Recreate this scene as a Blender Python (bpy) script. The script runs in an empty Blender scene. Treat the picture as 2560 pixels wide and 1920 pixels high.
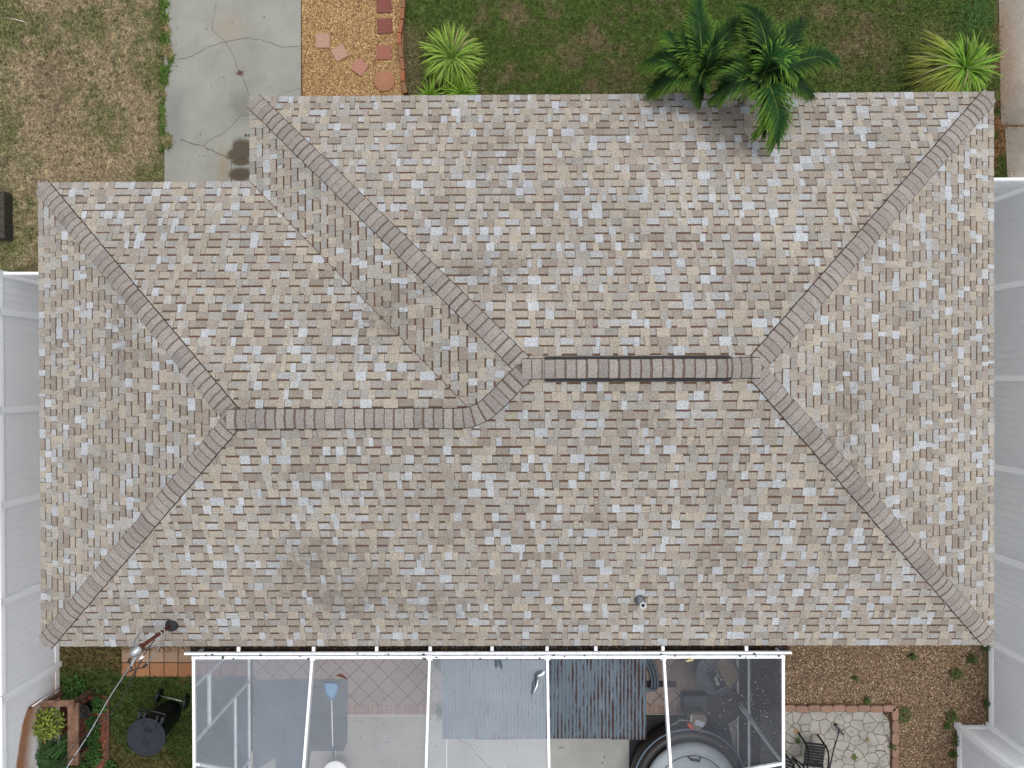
import bpy, math, random
import numpy as np
from mathutils import Matrix, Vector
random.seed(11); RNG = np.random.default_rng(5)
S = bpy.context.scene
COL = S.collection
# ------------------------------------------------------------------ camera
H = 15.6; EAVE = 2.6; F = 1800.0
rx, ry, rz = 5.26640669e-03, -6.66918875e-03, 4.03132362e-03
RZ = Matrix(((math.cos(rz), -math.sin(rz), 0), (math.sin(rz), math.cos(rz), 0), (0, 0, 1)))
RX = Matrix(((1, 0, 0), (0, math.cos(rx), -math.sin(rx)), (0, math.sin(rx), math.cos(rx))))
RY = Matrix(((math.cos(ry), 0, math.sin(ry)), (0, 1, 0), (-math.sin(ry), 0, math.cos(ry))))
RC = (RY @ RX @ RZ).transposed()
cam = bpy.data.objects.new('camera', bpy.data.cameras.new('camera'))
COL.objects.link(cam); S.camera = cam
cam.matrix_world = Matrix.Translation((0, 0, H)) @ RC.to_4x4()
cam.data.sensor_width = 36; cam.data.lens = F / 2560 * 36
cam.data.clip_start = .1; cam.data.clip_end = 500

def W(px, py, z=0.0):
    """world point at height z seen at photo pixel px,py (2560x1920)"""
    d = RC @ Vector(((px - 1280) / F, (960 - py) / F, -1))
    s = (z - H) / d.z
    return Vector((d.x * s, d.y * s, z))
# ------------------------------------------------------------------ sky and sun (overcast)
SUN_EL, SUN_AZ = math.radians(78), math.radians(60)
w = bpy.data.worlds.new('World'); S.world = w; w.use_nodes = True
wn = w.node_tree; wn.nodes.clear()
sky = wn.nodes.new('ShaderNodeTexSky'); sky.sky_type = 'NISHITA'; sky.sun_disc = False
sky.sun_elevation = SUN_EL; sky.sun_rotation = SUN_AZ; sky.dust_density = 4; sky.air_density = 1.2
hs = wn.nodes.new('ShaderNodeHueSaturation'); hs.inputs['Saturation'].default_value = .25
bg = wn.nodes.new('ShaderNodeBackground'); bg.inputs['Strength'].default_value = .15
wo = wn.nodes.new('ShaderNodeOutputWorld')
wn.links.new(sky.outputs[0], hs.inputs['Color']); wn.links.new(hs.outputs[0], bg.inputs['Color']); wn.links.new(bg.outputs[0], wo.inputs[0])
sd = bpy.data.lights.new('sun', 'SUN'); sd.energy = .6; sd.angle = math.radians(50); sd.color = (1, .965, .92)
sun = bpy.data.objects.new('sun', sd); COL.objects.link(sun)
sv = Vector((math.sin(SUN_AZ) * math.cos(SUN_EL), math.cos(SUN_AZ) * math.cos(SUN_EL), math.sin(SUN_EL)))
sun.rotation_euler = sv.to_track_quat('Z', 'Y').to_euler()
S.view_settings.view_transform = 'Standard'; S.view_settings.look = 'None'
S.view_settings.exposure = 0.78; S.view_settings.gamma = 1.0
S.render.engine = 'CYCLES'

# ------------------------------------------------------------------ object helpers
def link(o, parent=None):
    COL.objects.link(o)
    if parent is not None: o.parent = parent
    return o
def tag(o, label=None, cat=None, group=None, kind=None):
    if label: o['label'] = label
    if cat: o['category'] = cat
    if group: o['group'] = group
    if kind: o['kind'] = kind
    return o
def thing(name, label, cat, loc=(0, 0, 0), group=None, rotz=0):
    o = bpy.data.objects.new(name, None); link(o); o.location = loc; o.rotation_euler = (0, 0, rotz)
    o.empty_display_size = .1
    return tag(o, label, cat, group)

class MB:
    """mesh collector in world coordinates; colours per face optional"""
    def __init__(s): s.v = []; s.f = []; s.c = []; s.sm = []; s.cur = (1, 1, 1); s.smooth = False
    def face(s, pts, c=None, inv=False):
        n = len(s.v); s.v += [tuple(p) for p in pts]
        idx = list(range(n, n + len(pts)))
        if inv: idx.reverse()
        s.f.append(idx); s.c.append(c or s.cur); s.sm.append(s.smooth)
    def grid(s, rows, c=None, closed=False, capa=False, capb=False):
        n = len(s.v); m = len(rows[0])
        for r in rows: s.v += [tuple(p) for p in r]
        for i in range(len(rows) - 1):
            for j in range(m if closed else m - 1):
                k = (j + 1) % m
                s.f.append([n + i * m + j, n + i * m + k, n + (i + 1) * m + k, n + (i + 1) * m + j]); s.c.append(c or s.cur); s.sm.append(s.smooth)
        if capa: s.f.append([n + j for j in reversed(range(m))]); s.c.append(c or s.cur); s.sm.append(False)
        if capb: s.f.append([n + (len(rows) - 1) * m + j for j in range(m)]); s.c.append(c or s.cur); s.sm.append(False)
    def hexa(s, p, c=None):
        """8 points: bottom 4 ccw, top 4 ccw"""
        n = len(s.v); s.v += [tuple(q) for q in p]
        for q in ((3, 2, 1, 0), (4, 5, 6, 7), (0, 1, 5, 4), (1, 2, 6, 5), (2, 3, 7, 6), (3, 0, 4, 7)):
            s.f.append([n + k for k in q]); s.c.append(c or s.cur); s.sm.append(False)
    def box(s, x0, y0, z0, x1, y1, z1, c=None, b=0.0):
        if b <= 0:
            s.hexa([(x0, y0, z0), (x1, y0, z0), (x1, y1, z0), (x0, y1, z0), (x0, y0, z1), (x1, y0, z1), (x1, y1, z1), (x0, y1, z1)], c)
            return
        R = lambda k, z: [(x0 + k, y0 + k, z), (x1 - k, y0 + k, z), (x1 - k, y1 - k, z), (x0 + k, y1 - k, z)]
        s.grid([R(b, z0), R(0, z0 + b), R(0, z1 - b), R(b, z1)], c, closed=True, capa=True, capb=True)
    def bar(s, a, b, w_, h_, c=None, up=(0, 0, 1)):
        """rectangular bar a->b, width w_ sideways, height h_ along up"""
        a = Vector(a); b = Vector(b); d = (b - a).normalized(); u = Vector(up)
        sd_ = d.cross(u)
        if sd_.length < 1e-4: sd_ = d.cross(Vector((0, 1, 0)))
        sd_.normalize(); u = sd_.cross(d).normalized()
        q = [(-.5, -.5), (.5, -.5), (.5, .5), (-.5, .5)]
        A = [a + sd_ * w_ * i + u * h_ * j for i, j in q]; B = [b + sd_ * w_ * i + u * h_ * j for i, j in q]
        s.grid([A, B], c, closed=True, capa=True, capb=True)
    def tube(s, pts, r, n=8, c=None, caps=True):
        pts = [Vector(p) for p in pts]; rows = []
        rr = r if isinstance(r, (list, tuple)) else [r] * len(pts)
        prev = None
        for i, p in enumerate(pts):
            d = (pts[min(i + 1, len(pts) - 1)] - pts[max(i - 1, 0)]).normalized()
            if prev is None:
                a = d.cross(Vector((0, 0, 1)))
                if a.length < 1e-3: a = d.cross(Vector((1, 0, 0)))
            else:
                a = prev - d * prev.dot(d)
            a.normalize(); prev = a; b = d.cross(a)
            rows.append([p + (a * math.cos(t) + b * math.sin(t)) * rr[i] for t in [2 * math.pi * k / n for k in range(n)]])
        s.smooth = True; s.grid(rows, c, closed=True, capa=caps, capb=caps); s.smooth = False
    def lathe(s, o, prof, n=40, c=None, ax=None, capa=True, capb=True, sx=1, sy=1, smooth=True):
        """prof = [(r,z)...] about o, axis z or given Matrix"""
        o = Vector(o); rows = []
        for r, z in prof:
            row = []
            for k in range(n):
                t = 2 * math.pi * k / n; p = Vector((r * math.cos(t) * sx, r * math.sin(t) * sy, z))
                if ax is not None: p = ax @ p
                row.append(o + p)
            rows.append(row)
        s.smooth = smooth; s.grid(rows, c, closed=True, capa=capa, capb=capb); s.smooth = False
    def prism(s, poly, z0, z1, c=None):
        lo = [(p[0], p[1], z0) for p in poly]; hi = [(p[0], p[1], z1) for p in poly]
        s.grid([lo, hi], c, closed=True, capa=True, capb=True)
    def build(s, name, mat, parent=None, loc=None, label=None):
        me = bpy.data.meshes.new(name)
        off = Vector((0, 0, 0))
        if parent is not None: off = parent.location + (parent.parent.location if parent.parent else Vector((0, 0, 0)))
        elif loc is not None: off = Vector(loc)
        vs = [(v[0] - off.x, v[1] - off.y, v[2] - off.z) for v in s.v]
        me.from_pydata(vs, [], s.f)
        if s.c:
            at = me.color_attributes.new('tint', 'FLOAT_COLOR', 'CORNER')
            arr = np.empty((len(me.loops), 4), np.float32); arr[:, 3] = 1; k = 0
            for f, cc in zip(s.f, s.c):
                arr[k:k + len(f), :3] = cc; k += len(f)
            at.data.foreach_set('color', arr.ravel())
        me.polygons.foreach_set('use_smooth', s.sm)
        me.materials.append(mat); me.update()
        o = bpy.data.objects.new(name, me); link(o, parent)
        if parent is None and loc is not None: o.location = loc
        if label: o['label'] = label
        return o

def fast_mesh(name, V, Fc, colors, mat, parent=None, smooth=False):
    """V (n,3), Fc (m,k) same-size faces, colors (m,3)"""
    m, k = Fc.shape
    me = bpy.data.meshes.new(name); me.vertices.add(len(V)); me.vertices.foreach_set('co', V.astype(np.float32).ravel())
    me.loops.add(m * k); me.loops.foreach_set('vertex_index', Fc.astype(np.int32).ravel())
    me.polygons.add(m); me.polygons.foreach_set('loop_start', np.arange(0, m * k, k, dtype=np.int32))
    me.polygons.foreach_set('loop_total', np.full(m, k, np.int32))
    me.update(calc_edges=True)
    at = me.color_attributes.new('tint', 'FLOAT_COLOR', 'CORNER')
    a = np.ones((m, k, 4), np.float32); a[:, :, :3] = colors[:, None, :]
    at.data.foreach_set('color', a.ravel())
    me.materials.append(mat)
    o = bpy.data.objects.new(name, me); link(o, parent)
    return o

def vnoise(x, y, scale, seed=0):
    """smooth value noise 0..1, numpy"""
    r = np.random.default_rng(seed).random((256, 256))
    X = x * scale + 1000; Y = y * scale + 1000
    xi = np.floor(X).astype(int); yi = np.floor(Y).astype(int); fx = X - xi; fy = Y - yi
    fx = fx * fx * (3 - 2 * fx); fy = fy * fy * (3 - 2 * fy)
    g = lambda a, b: r[a % 256, b % 256]
    return (g(xi, yi) * (1 - fx) + g(xi + 1, yi) * fx) * (1 - fy) + (g(xi, yi + 1) * (1 - fx) + g(xi + 1, yi + 1) * fx) * fy

def clip(subj, win):
    """clip polygon subj by convex ccw window"""
    out = subj
    n = len(win)
    for i in range(n):
        ax, ay = win[i]; bx, by = win[(i + 1) % n]
        ex, ey = bx - ax, by - ay
        inp = out; out = []
        if not inp: return []
        for j in range(len(inp)):
            p = inp[j]; q = inp[(j + 1) % len(inp)]
            sp = ex * (p[1] - ay) - ey * (p[0] - ax); sq = ex * (q[1] - ay) - ey * (q[0] - ax)
            if sp >= 0: out.append(p)
            if (sp >= 0) != (sq >= 0):
                t = sp / (sp - sq); out.append((p[0] + (q[0] - p[0]) * t, p[1] + (q[1] - p[1]) * t))
    return out
def area(p): return .5 * abs(sum(p[i][0] * p[(i + 1) % len(p)][1] - p[(i + 1) % len(p)][0] * p[i][1] for i in range(len(p))))

# ------------------------------------------------------------------ materials
ALB = .655   # paints, plants and stones are this much darker than first picked by eye
class NT:
    def __init__(s, name):
        s.m = bpy.data.materials.new(name); s.m.use_nodes = True; s.t = s.m.node_tree; s.t.nodes.clear()
        s.out = s.t.nodes.new('ShaderNodeOutputMaterial')
        s.tc = s.t.nodes.new('ShaderNodeTexCoord')
        g = s.t.nodes.new('ShaderNodeNewGeometry'); s.pos = g.outputs['Position']
    def n(s, typ, ins=None, **kw):
        nd = s.t.nodes.new('ShaderNode' + typ)
        for k, v in kw.items(): setattr(nd, k, v)
        for k, v in (ins or {}).items(): s.set(nd.inputs[k], v)
        return nd
    def set(s, sock, v):
        if isinstance(v, bpy.types.NodeSocket): s.t.links.new(v, sock)
        elif isinstance(v, (tuple, list)) and len(v) == 3 and sock.type == 'RGBA': sock.default_value = (*v, 1)
        else: sock.default_value = v
    def math(s, op, a, b=0.0, c=None, cl=False):
        nd = s.n('Math', operation=op, use_clamp=cl); s.set(nd.inputs[0], a); s.set(nd.inputs[1], b)
        if c is not None: s.set(nd.inputs[2], c)
        return nd.outputs[0]
    def noise(s, scale, detail=4, rough=.6, vec=None, dist=0):
        nd = s.n('TexNoise', {'Scale': scale, 'Detail': detail, 'Roughness': rough, 'Distortion': dist, 'Vector': vec or s.pos}); return nd.outputs[0]
    def ramp(s, f, a, b, lo=0.0, hi=1.0):
        nd = s.n('MapRange', {'Value': f, 'From Min': a, 'From Max': b, 'To Min': lo, 'To Max': hi}, clamp=True); return nd.outputs[0]
    def mix(s, f, a, b, mode='MIX'):
        nd = s.n('Mix', data_type='RGBA', blend_type=mode); s.set(nd.inputs[0], f); s.set(nd.inputs[6], a); s.set(nd.inputs[7], b); return nd.outputs[2]
    def alb(s, color):
        if s.m.name.startswith(('white_', 'cage_')): return color
        return s.mix(1.0, color if isinstance(color, bpy.types.NodeSocket) else tuple(color), (ALB, ALB, ALB), 'MULTIPLY')
    def tint(s): return s.n('Attribute', attribute_name='tint').outputs['Color']
    def ell(s, x, y, rx_, ry_, soft=.3, wob=0.0, wscale=3.0, rot=0.0, axes=(0, 1)):
        """soft ellipse mask (1 inside) at world x,y"""
        sp = s.n('SeparateXYZ', {0: s.pos})
        dx = s.math('SUBTRACT', sp.outputs[axes[0]], x); dy = s.math('SUBTRACT', sp.outputs[axes[1]], y)
        if rot:
            c_, s_ = math.cos(rot), math.sin(rot)
            a = s.math('ADD', s.math('MULTIPLY', dx, c_), s.math('MULTIPLY', dy, s_)); b = s.math('SUBTRACT', s.math('MULTIPLY', dy, c_), s.math('MULTIPLY', dx, s_)); dx, dy = a, b
        a = s.math('DIVIDE', dx, rx_); b = s.math('DIVIDE', dy, ry_)
        r = s.math('SQRT', s.math('ADD', s.math('MULTIPLY', a, a), s.math('MULTIPLY', b, b)))
        if wob:
            nz = s.noise(wscale, 3); r = s.math('ADD', r, s.math('MULTIPLY', s.math('SUBTRACT', nz, .5), wob * 2))
        return s.ramp(r, 1 - soft, 1 + soft, 1, 0)
    def bump(s, h, st=.3, d=.01):
        return s.n('Bump', {'Height': h, 'Strength': st, 'Distance': d}).outputs[0]
    def done(s, color, rough=.8, normal=None, metal=0.0, spec=.3, sub=None):
        color = s.alb(color)
        b = s.n('BsdfPrincipled', {'Base Color': color, 'Roughness': rough, 'Metallic': metal, 'Specular IOR Level': spec})
        if normal is not None: s.set(b.inputs['Normal'], normal)
        s.t.links.new(b.outputs[0], s.out.inputs[0]); return s.m

def simple(name, c, rough=.6, var=.12, scale=6, metal=0, spec=.3, tint=False, bs=40, bst=.15):
    t = NT(name)
    base = t.tint() if tint else None
    lo = tuple(x * (1 - var) for x in c); hi = tuple(min(1, x * (1 + var)) for x in c)
    col = t.mix(t.ramp(t.noise(scale, 6), .3, .7), lo, hi)
    if base: col = t.mix(1.0, base, col, 'MULTIPLY')
    return t.done(col, rough, t.bump(t.noise(bs, 3), bst, .005), metal, spec)

def m_shingle():
    t = NT('asphalt_shingle'); c = t.tint()
    g = t.ramp(t.noise(48, 4, .9), .36, .64, .55, 1.47)
    g2 = t.ramp(t.noise(190, 2, .7), .25, .75, .78, 1.22)
    gr = t.math('MULTIPLY', g, g2)
    c = t.mix(1.0, c, t.n('CombineColor', {0: gr, 1: gr, 2: gr}).outputs[0], 'MULTIPLY')
    # weathering, soot patches
    big = t.ramp(t.noise(.5, 6, .65), .32, .72, 1.07, .87)
    c = t.mix(1.0, c, t.n('CombineColor', {0: big, 1: big, 2: big}).outputs[0], 'MULTIPLY')
    st = None
    for (px, py, rx_, ry_) in ((770, 1400, .55, .35), (860, 1500, .9, .55), (1060, 1545, .8, .3), (2080, 1080, .5, 1.2), (960, 800, .5, .4), (1240, 690, .5, .3), (300, 840, .3, .8)):
        p = W(px, py, 3.4); e = t.ell(p.x, p.y, rx_, ry_, .6, .5, 4)
        st = e if st is None else t.math('MAXIMUM', st, e)
    st = t.math('MULTIPLY', st, t.ramp(t.noise(9, 5, .8), .36, .7, 0, .7))
    c = t.mix(st, c, (.12, .105, .085))
    return t.done(c, .95, t.bump(t.noise(110, 3), .5, .004), spec=.15)
M_SH = m_shingle()
def m_ground():
    t = NT('dirt')
    n1 = t.ramp(t.noise(1.2, 6, .7), .38, .62); n2 = t.ramp(t.noise(25, 6, .8), .35, .65)
    c = t.mix(n1, (.13, .10, .055), (.075, .075, .03)); c = t.mix(n2, c, (.2, .15, .09))
    return t.done(t.mix(.35, c, (.05, .045, .02)), .95, t.bump(t.noise(40, 5), .8, .02), spec=.1)
M_DIRT = m_ground()
def m_tinted(name, rough=.8, spec=.2, nz=.15, scale=20, trans=0.0):
    t = NT(name); c = t.tint(); g = t.ramp(t.noise(scale, 4), .3, .7, 1 - nz, 1 + nz)
    c = t.mix(1.0, c, t.n('CombineColor', {0: g, 1: g, 2: g}).outputs[0], 'MULTIPLY')
    if trans:
        c = t.alb(c)
        b = t.n('BsdfPrincipled', {'Base Color': c, 'Roughness': rough, 'Specular IOR Level': spec})
        tr = t.n('BsdfTranslucent', {'Color': c}); mx = t.n('MixShader', {0: trans}); t.t.links.new(b.outputs[0], mx.inputs[1]); t.t.links.new(tr.outputs[0], mx.inputs[2])
        t.t.links.new(mx.outputs[0], t.out.inputs[0]); return t.m
    return t.done(c, rough, spec=spec)
M_GRASS = m_tinted('grass_blade', .85, .1, .25, 8, .25)
M_LEAF = m_tinted('leaf', .65, .18, .15, 12, .2)
M_PEB = m_tinted('pebble', .8, .3, .1, 60)
M_STONE = m_tinted('fired_clay', .85, .2, .16, 25)
M_METALW = simple('white_aluminium', (.80, .82, .84), .4, .05, 3, 0, .5)
M_BLACKP = simple('black_plastic', (.035, .038, .045), .45, .15, 8, 0, .4)
M_DARK = simple('dark_rubber', (.02, .021, .024), .7, .3, 10)
M_WALL = simple('stucco', (.55, .52, .46), .9, .06, 10, bs=60, bst=.4)
M_WHITEP = simple('white_plastic', (.78, .79, .8), .4, .04, 3)
M_GREYM = simple('galvanised_steel', (.5, .52, .54), .35, .15, 12, .7)
M_CABLE = simple('cable_black', (.03, .03, .032), .5, .2, 20)
M_CABLEG = simple('cable_grey', (.22, .23, .24), .45, .2, 20)
M_SOIL = simple('soil', (.05, .035, .025), .95, .3, 15)

def m_concrete(name, base, dark, extra=None):
    t = NT(name)
    c = t.mix(t.ramp(t.noise(1.1, 6, .65), .35, .65), base, tuple(x * .78 for x in base))
    c = t.mix(t.ramp(t.noise(2.3, 5, .7, dist=.6), .55, .75, 0, .5), c, dark)
    c = t.mix(t.ramp(t.noise(60, 3, .8), .5, .75, 0, .35), c, tuple(min(1, x * 1.35) for x in base))
    c = t.mix(t.ramp(t.noise(22, 2, .5), .70, .76, 0, .8), c, tuple(x * .5 for x in dark))
    c = t.mix(t.ramp(t.n('TexVoronoi', {'Scale': 14.0, 'Vector': t.pos}).outputs[0], .03, .06, .8, 0), c, (.75, .76, .74)) if extra else c
    if extra: c = extra(t, c)
    return t.done(c, .85, t.bump(t.noise(80, 4), .25, .004), spec=.25)
def driveway_extra(t, c):
    m = None
    for (px, py, a, b, rot) in ((607, 375, .24, .24, 0), (590, 385, .2, .12, .3), (616, 340, .035, .035, 0), (625, 340, .035, .035, 0), (602, 437, .25, .15, 0), (604, 405, .2, .09, 0)):
        p = W(px, py); e = t.ell(p.x, p.y, a, b, .22, .25, 6, rot); m = e if m is None else t.math('MAXIMUM', m, e)
    c = t.mix(t.math('MULTIPLY', m, .92), c, (.075, .055, .033))
    p = W(608, 275); c = t.mix(t.math('MULTIPLY', t.ell(p.x, p.y, .25, .3, .6, .6, 5), .45), c, (.12, .115, .085))
    p = W(575, 70); c = t.mix(t.math('MULTIPLY', t.ell(p.x, p.y, .3, .25, .8, .4, 3), .35), c, (.33, .22, .14))
    p = W(440, 290); c = t.mix(t.math('MULTIPLY', t.ell(p.x, p.y, .2, .5, .7, .5, 3), .5), c, (.16, .15, .16))
    p = W(560, 420); c = t.mix(t.math('MULTIPLY', t.ell(p.x, p.y, .12, .4, .7, .4, 4), .4), c, (.3, .2, .1))
    return c
M_DRIVE = m_concrete('driveway_concrete', (.315, .318, .28), (.22, .225, .22), driveway_extra)
def side_extra(t, c):
    p = W(2500, 180)
    e = t.ell(p.x, p.y, .34, 2.2, .6, .5, 3); c = t.mix(t.math('MULTIPLY', e, .85), c, (.19, .13, .085))
    c = t.mix(t.ramp(t.n('TexVoronoi', {'Scale': 16.0, 'Vector': t.pos}).outputs[0], .10, .16, .7, 0), c, (.6, .58, .52))
    p = W(2540, 330); c = t.mix(t.math('MULTIPLY', t.ell(p.x, p.y, .5, .6, .6, .6, 3), .55), c, (.12, .115, .1))
    return c
M_SIDE = m_concrete('weathered_concrete', (.34, .31, .26), (.15, .13, .10), side_extra)
M_PATC = m_concrete('patio_concrete', (.42, .415, .39), (.33, .32, .29))

XL = W(153, 1600).x - .03; XRR = W(2467, 1700).x + .03
# ------------------------------------------------------------------ GROUND and paths
mb = MB(); mb.face([(-60, -60, 0), (60, -60, 0), (60, 60, 0), (-60, 60, 0)])
tag(mb.build('ground', M_DIRT), kind='structure')
def pxpoly(pts, z=0.0): return [tuple(W(x, y, z)) for x, y in pts]
def slab(name, pts, z0, z1, mat, kind='structure'):
    mb = MB(); P = [W(x, y, z1) for x, y in pts]
    if sum(P[i].x * P[(i + 1) % len(P)].y - P[(i + 1) % len(P)].x * P[i].y for i in range(len(P))) < 0: P.reverse()
    mb.prism(P, z0, z1); o = mb.build(name, mat)
    if kind: tag(o, kind=kind)
    return o
slab('driveway', [(413, -300), (752, -300), (752, 500), (411, 500)], -.1, .035, M_DRIVE)
slab('side_path', [(2493, -300), (2760, -300), (2760, 312), (2503, 312), (2500, 200)], -.1, .03, M_SIDE)
slab('side_path', [(2512, 317), (2760, 317), (2760, 500), (2522, 500)], -.1, .03, M_SIDE)
def ribbon(name, pts, w_, mat, z=.04, jit=.012, parent=None):
    """ragged thin crack following pixel points"""
    P = [W(x, y, z) for x, y in pts]; Q = []
    for a, b in zip(P[:-1], P[1:]):
        n = max(2, int((b - a).length / .05)); 
        for k in range(n): Q.append(a.lerp(b, k / n) + Vector((random.uniform(-jit, jit), random.uniform(-jit, jit), 0)))
    Q.append(P[-1]); L = []; R_ = []
    for i, p in enumerate(Q):
        d = (Q[min(i + 1, len(Q) - 1)] - Q[max(i - 1, 0)]).normalized(); s_ = Vector((-d.y, d.x, 0)) * w_ * random.uniform(.3, .8)
        L.append(p + s_); R_.append(p - s_)
    mb = MB(); mb.grid([L, R_]); return mb
M_CRACK = simple('crack_shadow', (.05, .047, .042), .95)
cr = MB()
for pts, w_ in (([(440, 148), (470, 145), (520, 118), (563, 104), (615, 95), (650, 98), (685, 110), (700, 117), (752, 116)], .012),
                ([(563, 104), (580, 135), (595, 175), (612, 205), (622, 235), (632, 272)], .01),
                ([(542, 0), (534, 40), (530, 75), (563, 104)], .006),
                ([(450, 348), (470, 356), (510, 366), (545, 384), (580, 398), (632, 395)], .02),
                ([(580, 398), (577, 430), (580, 457)], .016), ([(600, 290), (580, 315), (562, 330), (520, 352), (510, 364)], .008),
                ([(632, 285), (600, 290)], .007), ([(620, 290), (632, 330)], .006), ([(752, 222), (715, 230), (694, 240)], .01)):
    r = ribbon('crack', pts, w_ * .55, M_CRACK, .039); 
    n = len(cr.v); cr.v += r.v; cr.f += [[i + n for i in f] for f in r.f]; cr.c += r.c; cr.sm += r.sm
tag(cr.build('driveway_cracks', M_CRACK), kind='structure')
for ya, yb2, xa, xb in ((690, 1630, 100, 150), (480, 1610, 2440, 2465)):
    q = [W(xa, ya), W(xb, yb2)]; mb = MB(); x_a, x_b = (XL, -8.2) if xa < 500 else (8.05, XRR); mb.box(x_a, q[1].y if xa > 500 else W(100, 1560).y, -.05, x_b, q[0].y, .02); tag(mb.build('side_yard_bounce', M_SIDE if False else M_PATC), kind='structure')  # pale unseen strips added to bounce light onto the fences

# gravel bed base + patio base
M_GRB = simple('gravel_base', (.17, .09, .03), .95, .4, 30, bs=60, bst=.8)
slab('gravel_bed', [(753, -300), (1003, -300), (1010, 260), (754, 260)], -.1, .012, M_GRB)
M_BRB = simple('mulch_base', (.07, .04, .022), .95, .45, 30, bs=60, bst=.8)
slab('pebble_bed', [(1838, 1560), (2463, 1560), (2463, 2300), (1838, 2300)], -.1, .008, M_BRB)
M_RMB = simple('red_mulch_base', (.10, .032, .02), .95, .45, 30, bs=60, bst=.8)
slab('mulch_bed', [(128, 1735), (268, 1735), (272, 1830), (272, 2100), (100, 2100)], -.1, .01, M_RMB)

# ------------------------------------------------------------------ grass and stones (nobody could count them)
def scatter_area(poly_px, dens, z=0.0):
    P = np.array([tuple(W(x, y, z))[:2] for x, y in poly_px]); lo, hi = P.min(0), P.max(0)
    n = int((hi - lo).prod() * dens); p = lo + RNG.random((n, 2)) * (hi - lo)
    ins = np.zeros(n, bool); j = len(P) - 1
    for i in range(len(P)):
        xi, yi = P[i]; xj, yj = P[j]
        cnd = ((yi > p[:, 1]) != (yj > p[:, 1])) & (p[:, 0] < (xj - xi) * (p[:, 1] - yi) / (yj - yi + 1e-12) + xi)
        ins ^= cnd; j = i
    return p[ins]
def grass(name, label, p, colf, hgt=.035, ln=.085, wd=.008):
    n = len(p); a = RNG.random(n) * 2 * np.pi; L = ln * (.5 + RNG.random(n)); h = hgt * (.3 + RNG.random(n) * .9)
    d = np.stack([np.cos(a), np.sin(a)], 1); s = np.stack([-np.sin(a), np.cos(a)], 1) * wd
    V = np.zeros((n, 4, 3)); bz = .002
    V[:, 0, :2] = p - s; V[:, 1, :2] = p + s; V[:, 2, :2] = p + d * L[:, None] * .6 + s * .7; V[:, 3, :2] = p + d * L[:, None] * 1.0
    V[:, :2, 2] = bz; V[:, 2, 2] = h; V[:, 3, 2] = h * .75
    Fc = np.arange(n * 4).reshape(n, 4); c = colf(p) * (.45 + 1.1 * RNG.random(n))[:, None]
    o = fast_mesh(name, V.reshape(-1, 3), Fc, np.clip(c, 0, 1), M_GRASS)
    return tag(o, label, 'grass', kind='stuff')
def lerp3(a, b, f): return np.array(a)[None] * (1 - f[:, None]) + np.array(b)[None] * f[:, None]
def sstep(x, a, b): t = np.clip((x - a) / (b - a), 0, 1); return t * t * (3 - 2 * t)
def col_left(p):
    n = .6 * vnoise(p[:, 0], p[:, 1], .9, 1) + .4 * vnoise(p[:, 0], p[:, 1], 3.1, 2)
    edge = sstep(p[:, 0], W(370, 200).x, W(405, 200).x) + .8 * sstep(-p[:, 0], -W(70, 200).x, -W(5, 200).x)
    edge = edge + sstep(-p[:, 1], -W(0, 420).y, -W(0, 560).y) * .25
    fine = vnoise(p[:, 0], p[:, 1], 9, 8) - .5
    g = np.clip(sstep(n + fine * .5, .42, .95) + .08 + edge * (.35 + .6 * n), 0, 1)
    c = lerp3((.53, .42, .27), (.17, .21, .07), g * (.5 + .5 * RNG.random(len(p))))
    br = sstep(vnoise(p[:, 0], p[:, 1], .8, 9), .62, .8); return c * (1 - .15 * br[:, None]) 
lp = scatter_area([(-60, -60), (414, -60), (418, 150), (432, 165), (416, 190), (412, 320), (440, 365), (414, 375), (412, 520), (-60, 720)], 4600)
lp = lp[vnoise(lp[:, 0], lp[:, 1], 6, 3) > .12]
grass('lawn', 'dry tan lawn with green tufts left of the concrete driveway', lp, col_left)
ep = scatter_area([(404, -60), (424, -60), (421, 60), (428, 120), (436, 150), (424, 175), (416, 230), (412, 330), (430, 345), (446, 358), (424, 372), (414, 380), (404, 380)], 5000)
ep = ep[vnoise(ep[:, 0], ep[:, 1], 7, 4) > .35]
def grass_z(z, o): o.location.z = z; return o
grass_z(.034, grass('edge_grass', 'green grass creeping over the left driveway edge', ep, lambda p: lerp3((.42, .33, .18), (.13, .22, .05), sstep(vnoise(p[:, 0], p[:, 1], 5, 6), .2, .6))))
def col_mid(p):
    n = .55 * vnoise(p[:, 0], p[:, 1], .7, 11) + .45 * vnoise(p[:, 0], p[:, 1], 2.4, 12)
    dry = sstep(n + (vnoise(p[:, 0], p[:, 1], 7, 13) - .5) * .55, .52, .95)
    dry = np.maximum(dry, .8 * sstep(-p[:, 0], -W(1085, 0).x, -W(1030, 0).x) * sstep(-p[:, 1], -W(0, 50).y, -W(0, 110).y))
    for (x, y, r) in ((1560, 190, .6), (1965, 70, .7), (2100, 150, .7), (2200, 110, .8), (1540, 215, .6), (2060, 30, .5), (2330, 100, .6)):
        q = W(x, y); dd = np.hypot(p[:, 0] - q.x, p[:, 1] - q.y); dry = np.maximum(dry, .75 * np.exp(-(dd / r) ** 2 * 2.2) * (.3 + n) * (.6 + .8 * vnoise(p[:, 0], p[:, 1], 5, 14)))
    c = lerp3((.16, .235, .06), (.40, .29, .19), np.clip(dry, 0, 1) * (.55 + .45 * RNG.random(len(p))))
    return c
mp = scatter_area([(1012, -60), (2484, -60), (2484, 60), (2494, 100), (2494, 250), (1026, 250)], 5200)
grass('lawn', 'green lawn with brown worn patches above the house roof', mp, col_mid, .045)
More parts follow.
